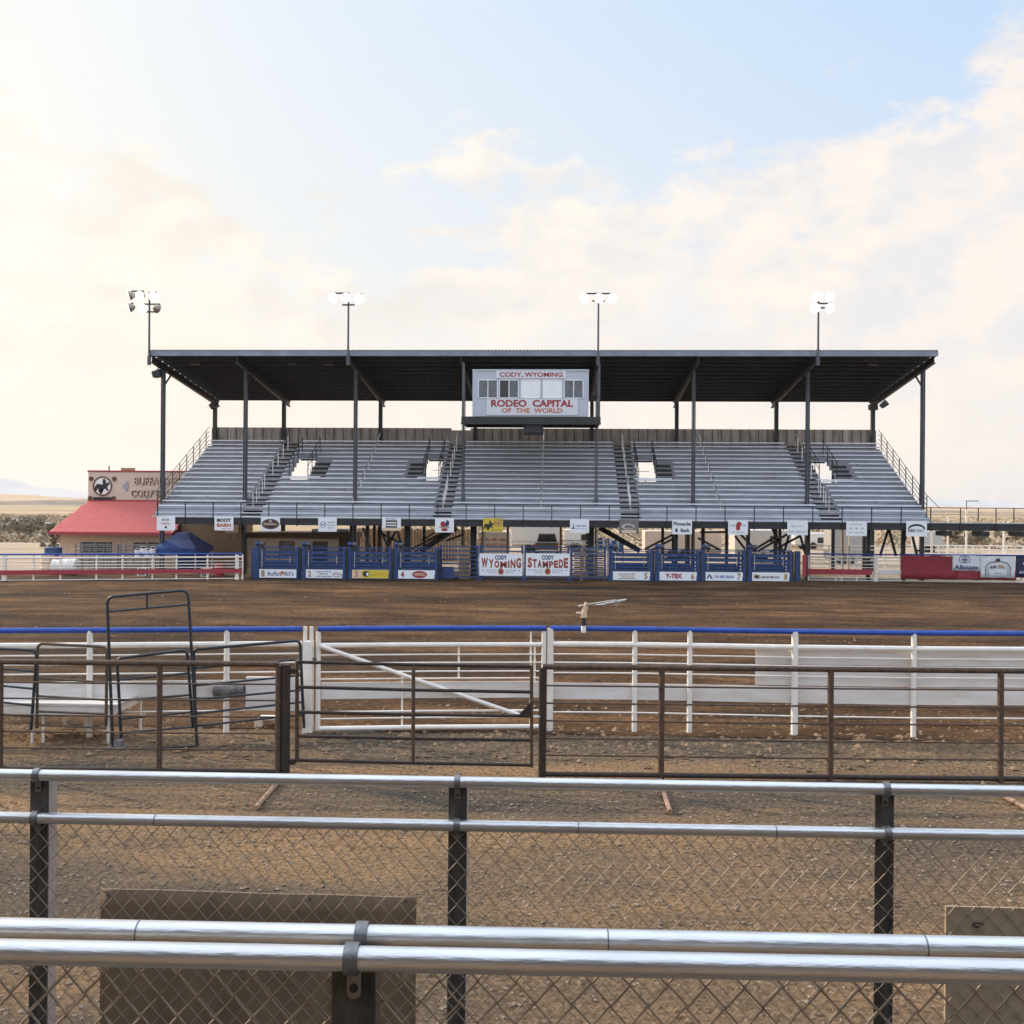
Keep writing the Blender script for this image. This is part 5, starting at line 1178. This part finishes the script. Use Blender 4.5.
# railing A (farther)
YA = 3.82
def ya(x): return YA - .000*x
topA, midA = WZ(459, 781.8, YA-.004), WZ(459, 825.2, YA-.016)
fA = thing('chain_link_railing', 'farther chain link railing with two round rails, beyond the nearest rails', 'railing', (0,YA,1.8), 'chain link railings in the foreground')
RP = .0215
MB().tube([(-3.2,YA-.004,topA),(0,YA-.004,topA),(3.2,YA-.004,topA)],RP,24).build('top_rail',PIPE,fA,smooth=True)
b = MB(); joints = [WX(161,YA),WX(580,YA),WX(777,YA)]; b.mat(PIPE).tube([(-3.2,YA-.016,midA),(3.2,YA-.016,midA)],RP,24); b.build('middle_rail',None,fA,smooth=True)
for x in joints: MB().tube([(x,YA-.016,midA),(x+.004,YA-.016,midA)],RP+.0012,24).build('rail_joint',CLAMP,fA,smooth=True)
for px in (44.3,460,888.3,-380):
    x = WX(px,YA+.01); b = MB(); w = .0355; zt2 = topA-RP-.004
    b.mat(POSTM).box(x-w,x+w,YA+.010,YA+.016,1.8,zt2); b.mat(FLNG).box(x+w-.006,x+w,YA+.017,YA+.085,1.8,zt2)      # steel angle: web and one flange
    po = b.build('post',None,fA,bevel=.0015)
    b = MB(); clampm(b,x,YA-.004,topA,RP,.022); b.mat(CLAMP).box(x-.011,x+.011,YA+.003,YA+.009,topA-RP-.045,topA-RP+.010); b.build('rail_clamp',None,po,smooth=True)
    MB().tube([(x,YA-.001,topA-RP-.030),(x,YA+.003,topA-RP-.030)],.006,8).build('bolt',STEEL,po)
    b = MB(); clampm(b,x,YA-.016,midA,RP,.024); b.build('rail_clamp',None,po,smooth=True)
    b = MB(); b.mat(CLAMP).box(x-.010,x+.010,YA+.002,YA+.009,midA-RP-.035,midA-RP+.008); b.build('lug',None,po)
link_mesh(-3.0,3.0,lambda x: YA-.006,midA-RP+.004,1.95,r=.0017,seed=2).build('chain_link_mesh',WIRE,fA,smooth=True)
# railing B (nearest)
YB_ = 1.93
zB1 = WZ(353, 957.0, YB_-.012); zB2 = WZ(362, 935.0, YB_+.105)
fB = thing('chain_link_railing', 'nearest chain link railing with twin round rails across the bottom of the photo', 'railing', (0,YB_,1.8), 'chain link railings in the foreground')
MB().tube([(-2,YB_-.012,zB1),(0,YB_-.012,zB1),(2,YB_-.012,zB1)],.0235,32).build('front_rail',PIPE,fB,smooth=True)
MB().tube([(-2,YB_+.105,zB2),(2,YB_+.105,zB2)],.0235,32).build('rear_rail',PIPE,fB,smooth=True)
for px in (145,612,932): x = WX(px,YB_+.1); MB().tube([(x-.0015,YB_+.105,zB2),(x+.0015,YB_+.105,zB2)],.0244,32).build('rail_joint',CLAMP,fB,smooth=True)
x = WX(355.5,YB_); b = MB().mat(POSTM); w = .043; zt3 = zB1-.024
b.box(x-w,x+w,YB_+.020,YB_+.027,1.8,zt3); b.box(x-w,x-w+.007,YB_+.028,YB_+.085,1.8,zt3-.004); b.box(x+w-.007,x+w,YB_+.028,YB_+.085,1.8,zt3-.004)
po = b.build('post',None,fB,bevel=.002)
b = MB(); xc = x+.003; clampm(b,xc,YB_-.012,zB1,.0235,.027); b.build('rail_clamp',None,po,smooth=True)
b = MB(); n = 12; zl = zB1-.0235-.052; cyl_ = [(xc+.014*math.cos(math.pi+math.pi*k/n), zl+.014*math.sin(math.pi+math.pi*k/n)) for k in range(n+1)]
b.mat(CLAMP).prism(cyl_+[(xc+.014,zB1-.018),(xc-.014,zB1-.018)],YB_+.010,YB_+.016); b.mat(TXK).disc(xc,zl+.008,.0085,.0085,YB_+.0095,.002,16); b.build('lug',None,po)
b = MB(); clampm(b,x+.002,YB_+.105,zB2,.0235,.025); b.mat(CLAMP).box(x-.010,x+.014,YB_+.088,YB_+.096,zB2-.09,zB2-.02); b.build('rail_clamp',None,po,smooth=True)
for px in (-420, 1150):
    x2 = WX(px,YB_); MB().mat(POSTM).box(x2-w,x2+w,YB_+.020,YB_+.027,1.8,zt3).build('post',None,fB)
link_mesh(-1.6,1.6,lambda x: YB_+.034,zB1-.0235+.004,2.7,W=.0372,P=.083,r=.0023,seed=5).build('chain_link_mesh',WIRE,fB,smooth=True)
fA.rotation_euler = (0,0,math.atan(.012)); fB.rotation_euler = (0,0,math.atan(.0175))
# boards hung on the farther railing
YPa = YA+.020
a = at(100.5,888,YPa); c = at(415,1060,YPa); o = thing('sign_back','large brown plywood sign back hung on the farther railing, bottom left','board',tuple(a)); SBR = o
b = MB(); nx_, nz_ = 24, 14; vs = []; fs = []
for i in range(nx_+1):
    for j in range(nz_+1):
        x = a.x+(c.x-a.x)*i/nx_; z = c.z-.3+(a.z-.006-(c.z-.3))*j/nz_; vs.append((x, YPa+.004*math.sin(i*.25)*(j/nz_)+.002*pn((x*4,z*4,1)), z + (.004*pn((x*3,0,5)) if j == nz_ else 0)))
for i in range(nx_):
    for j in range(nz_): k = i*(nz_+1)+j; fs.append((k,k+nz_+1,k+nz_+2,k+1))
b.add(vs,fs); sh = b.build('sheet',PLY,o,smooth=True); sm = sh.modifiers.new('thickness','SOLIDIFY'); sm.thickness = -.012
a = at(946,906.5,YPa); c = at(1100,1060,YPa); t = thing('sign_back','lighter tan plywood sign back hung on the farther railing, bottom right','board',tuple(a))
MB().box(a.x,c.x,YPa,YPa+.012,c.z-.3,a.z).build('sheet',PLYT,t)
h = at(978,925,YPa-.01); MB().tube([h+Vector((.02*math.cos(k*.7),0,.008*math.sin(k*.7))) for k in range(8)],.003,5).build('wire_tie',TXK,t)
a = at(104,892,YPa); c = at(411,1024,YPa)
for (px,py) in ((108,895),(210,897),(310,899),(406,901),(108,985),(406,990)):
    q = at(px,py,YPa-.003); tag(MB().tube([q+Vector((0,-.003,0)),q],.006,10).build('screw',CLAMP,SBR))
# walkway deck the railings stand on
g = MB().mat(DECK).box(-12,12,.9,4.1,1.72,1.80).build('walkway',None); g['kind'] = 'structure'
vs_ = thing('viewing_bleachers', 'covered wooden bleachers the photo was taken from, behind the near railings', 'bleachers', (0,.6,0))
for k in range(14):
    y = .5-.72*k; z = 2.05+.36*k; b = MB().mat(SEATW).box(-14,14,y-.02,y,z-.30,z-.05); b.box(-14,14,y-.70,y-.021,z-.05,z-.01)
    if k != 1: b.mat(SEATW).box(-14,14,y-.62,y-.36,z+.38,z+.42)
    b.build('seat_row',None,vs_)
b = MB().mat(ROOFU).add([(-18,-3.6,8.9),(18,-3.6,8.9),(18,-11,10.2),(-18,-11,10.2),(-18,-3.6,9.2),(18,-3.6,9.2),(18,-11,10.5),(-18,-11,10.5)],[(3,2,1,0),(4,5,6,7),(0,1,5,4),(1,2,6,5),(2,3,7,6),(3,0,4,7)]); b.build('roof',None,vs_)
MB().mat(BACKW).box(-18,18,-10.1,-9.9,4.5,10.0).build('back_wall',None,vs_)
for x in (-16,-8,8,16): MB().mat(STEEL).box(x-.12,x+.12,-4.4,-4.2,0,9.0).build('column',None,vs_)
for x in (-13,-4,4,13): b = MB(); b.bar((x,.4,1.7),(x,-9.2,6.5),.12,.25); b.box(x-.1,x+.1,-9.2,-9,0,6.4); b.box(x-.1,x+.1,.1,.3,0,1.7); b.build('frame',STEEL,vs_)

# ------------------------------------------------------------------ haze
HZ = MB().box(-9000,9000,-300,13200,-1.5,330).build('haze'); HZ['kind'] = 'stuff'; HZ['label'] = 'thin warm haze over the plain and mountains'
hm = bpy.data.materials.new('haze'); hm.use_nodes = True; nt = hm.node_tree; nt.nodes.clear()
ou = nt.nodes.new('ShaderNodeOutputMaterial'); pv = nt.nodes.new('ShaderNodeVolumePrincipled')
pv.inputs['Color'].default_value = (.95,.95,.97,1); pv.inputs['Density'].default_value = .00006; pv.inputs['Anisotropy'].default_value = .2
nt.links.new(pv.outputs[0], ou.inputs['Volume']); HZ.data.materials.clear(); HZ.data.materials.append(hm)
HZ.display_type = 'WIRE'

# ------------------------------------------------------------------ light
SUN = Vector((-.84,.40,.46)).normalized()
sd = bpy.data.lights.new('sun','SUN'); sd.energy = 5.0; sd.angle = R(1.5); sd.color = (1,.80,.58)
so = bpy.data.objects.new('sun', sd); COL.objects.link(so); so.rotation_euler = (-SUN).to_track_quat('-Z','Y').to_euler()
w = bpy.data.worlds.new('World'); SC.world = w; w.use_nodes = True; N, L = w.node_tree.nodes, w.node_tree.links
bg = N['Background']; sky = N.new('ShaderNodeTexSky'); sky.sky_type = 'NISHITA'; sky.sun_disc = False
sky.sun_elevation = math.asin(SUN.z); sky.sun_rotation = math.atan2(SUN.x, SUN.y); sky.air_density = 1.2; sky.dust_density = 2
def math_(op, a, c=None, d=None, clamp=False):
    n = N.new('ShaderNodeMath'); n.operation = op; n.use_clamp = clamp
    for k, q in enumerate((a, c, d)):
        if q is None: continue
        if isinstance(q, (int,float)): n.inputs[k].default_value = q
        else: L.new(q, n.inputs[k])
    return n.outputs[0]
def mix_(f, a, c, bt='MIX'):
    n = N.new('ShaderNodeMix'); n.data_type = 'RGBA'; n.blend_type = bt
    for idx, q in ((0,f),(6,a),(7,c)):
        if isinstance(q, (int,float)): n.inputs[idx].default_value = q
        elif isinstance(q, tuple): n.inputs[idx].default_value = (*q,1)
        else: L.new(q, n.inputs[idx])
    return n.outputs[2]
geo = N.new('ShaderNodeTexCoord'); sx_ = N.new('ShaderNodeSeparateXYZ'); L.new(geo.outputs['Generated'], sx_.inputs[0])
X_, Y__, Z_ = sx_.outputs
az = math_('ARCTAN2', X_, Y__)                                  # radians, 0 = +Y
hyp = math_('SQRT', math_('ADD', math_('MULTIPLY',X_,X_), math_('MULTIPLY',Y__,Y__)))
el_ = math_('ARCTAN2', Z_, hyp)
vmul = N.new('ShaderNodeVectorMath'); vmul.operation = 'MULTIPLY'; L.new(geo.outputs['Generated'], vmul.inputs[0]); vmul.inputs[1].default_value = (1,1,1.9)
def wn(scale, detail, rough, dist=0):
    n = N.new('ShaderNodeTexNoise'); n.inputs['Scale'].default_value = scale; n.inputs['Detail'].default_value = detail; n.inputs['Roughness'].default_value = rough; n.inputs['Distortion'].default_value = dist
    L.new(vmul.outputs[0], n.inputs['Vector']); return n.outputs['Fac']
nb = wn(4.2,9,.55,.25); nf_ = wn(17,7,.6,.2); ns = wn(6.0,8,.6,.5)
# cloud-top height by azimuth (radians of elevation)
fc = N.new('ShaderNodeFloatCurve'); cm = fc.mapping; cv = cm.curves[0]
def a01(px): return (math.atan((px-512)/1000)-PSI+.9)/1.8
cps = [(0,.30),(a01(0),.34),(a01(110),.33),(a01(180),.30),(a01(330),.26),(a01(430),.29),(a01(560),.315),(a01(700),.30),(a01(790),.345),(a01(880),.40),(a01(960),.46),(a01(1024),.52),(1,.6)]
cv.points[0].location = cps[0]; cv.points[1].location = cps[-1]
for c in cps[1:-1]: cv.points.new(*c)
cm.update(); L.new(math_('DIVIDE', math_('ADD',az,.9), 1.8, clamp=True), fc.inputs['Value'])
d = math_('SUBTRACT', fc.outputs[0], el_)
cl = math_('ADD', math_('MULTIPLY', d, 4.6), math_('MULTIPLY', math_('SUBTRACT', math_('ADD', math_('MULTIPLY',nb,.62), math_('MULTIPLY',nf_,.38)), .5), 4.6))
cl = math_('MULTIPLY', math_('ADD', cl, .05), 2.9, clamp=True)
# clear sky
br = N.new('ShaderNodeMapRange'); L.new(az, br.inputs[0]); br.inputs[1].default_value = -.50; br.inputs[2].default_value = .50
blue = mix_(br.outputs[0], (.92,.95,.96), (.50,.72,1.0))
er_ = N.new('ShaderNodeMapRange'); L.new(el_, er_.inputs[0]); er_.inputs[1].default_value = .12; er_.inputs[2].default_value = .46
low = mix_(br.outputs[0], (1.0,.94,.84), (.80,.86,.96))
clear = mix_(er_.outputs[0], low, blue)
nish = mix_(1.0, sky.outputs[0], (.10,.10,.10), 'MULTIPLY')
clear = mix_(.12, clear, nish)
# clouds
def wn_off(scale, detail, rough, off):
    va = N.new('ShaderNodeVectorMath'); va.operation = 'ADD'; L.new(vmul.outputs[0], va.inputs[0]); va.inputs[1].default_value = off
    n = N.new('ShaderNodeTexNoise'); n.inputs['Scale'].default_value = scale; n.inputs['Detail'].default_value = detail; n.inputs['Roughness'].default_value = rough; n.inputs['Distortion'].default_value = .25
    L.new(va.outputs[0], n.inputs['Vector']); return n.outputs['Fac']
e1 = wn_off(7.5,8,.55,(0,0,0)); e2 = wn_off(7.5,8,.55,(-.022,0,.040))
relief = math_('ADD', math_('MULTIPLY', math_('SUBTRACT', e2, e1), 7.0), .42, clamp=True)
relief = math_('ADD', math_('MULTIPLY', relief, .62), math_('MULTIPLY', math_('MULTIPLY', math_('SUBTRACT', ns, .40), 4.0, clamp=True), .50), clamp=True)
warm = mix_(br.outputs[0], (1.0,.95,.85), (.985,.875,.79))
shade = mix_(br.outputs[0], (.90,.82,.72), (.72,.76,.83))
cloud = mix_(relief, warm, shade)
gaps = math_('MULTIPLY', math_('SUBTRACT', wn_off(5.0,7,.6,(3,1,2)), .54), 6.5, clamp=True)          # openings between the clouds
col = mix_(math_('MULTIPLY', cl, math_('SUBTRACT', .97, math_('MULTIPLY', gaps, .85))), clear, cloud)
hz = N.new('ShaderNodeMapRange'); L.new(el_, hz.inputs[0]); hz.inputs[1].default_value = .24; hz.inputs[2].default_value = .0; hz.interpolation_type = 'SMOOTHSTEP'
veil = mix_(br.outputs[0], (1.0,.90,.74), (.99,.88,.78))
col = mix_(math_('MULTIPLY', hz.outputs[0], .72), col, veil)
gl = N.new('ShaderNodeMapRange'); L.new(az, gl.inputs[0]); gl.inputs[1].default_value = -.22; gl.inputs[2].default_value = -.75; gl.interpolation_type = 'SMOOTHSTEP'
col = mix_(math_('MULTIPLY', gl.outputs[0], .40), col, (1.0,.955,.84))
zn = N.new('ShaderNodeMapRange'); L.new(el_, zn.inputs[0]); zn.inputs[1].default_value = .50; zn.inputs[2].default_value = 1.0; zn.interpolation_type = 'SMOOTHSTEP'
col = mix_(zn.outputs[0], col, (1.35,1.55,1.85))                       # unseen sky overhead brightened and blued to add fill light
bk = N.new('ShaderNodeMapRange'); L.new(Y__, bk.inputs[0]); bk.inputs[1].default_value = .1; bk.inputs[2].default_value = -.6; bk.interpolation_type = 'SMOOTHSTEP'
col = mix_(math_('MULTIPLY', bk.outputs[0], .6), col, (1.25,1.42,1.70))  # unseen sky behind the camera, brightened to add fill light
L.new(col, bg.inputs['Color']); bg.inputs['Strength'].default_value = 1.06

SC.view_settings.view_transform = 'Standard'; SC.view_settings.look = 'None'; SC.view_settings.exposure = 0; SC.view_settings.gamma = 1
SC.cycles.max_bounces = 6; SC.cycles.volume_bounces = 0; SC.cycles.transparent_max_bounces = 8
for o in list(bpy.data.objects):
    if '_o' in o: del o['_o']
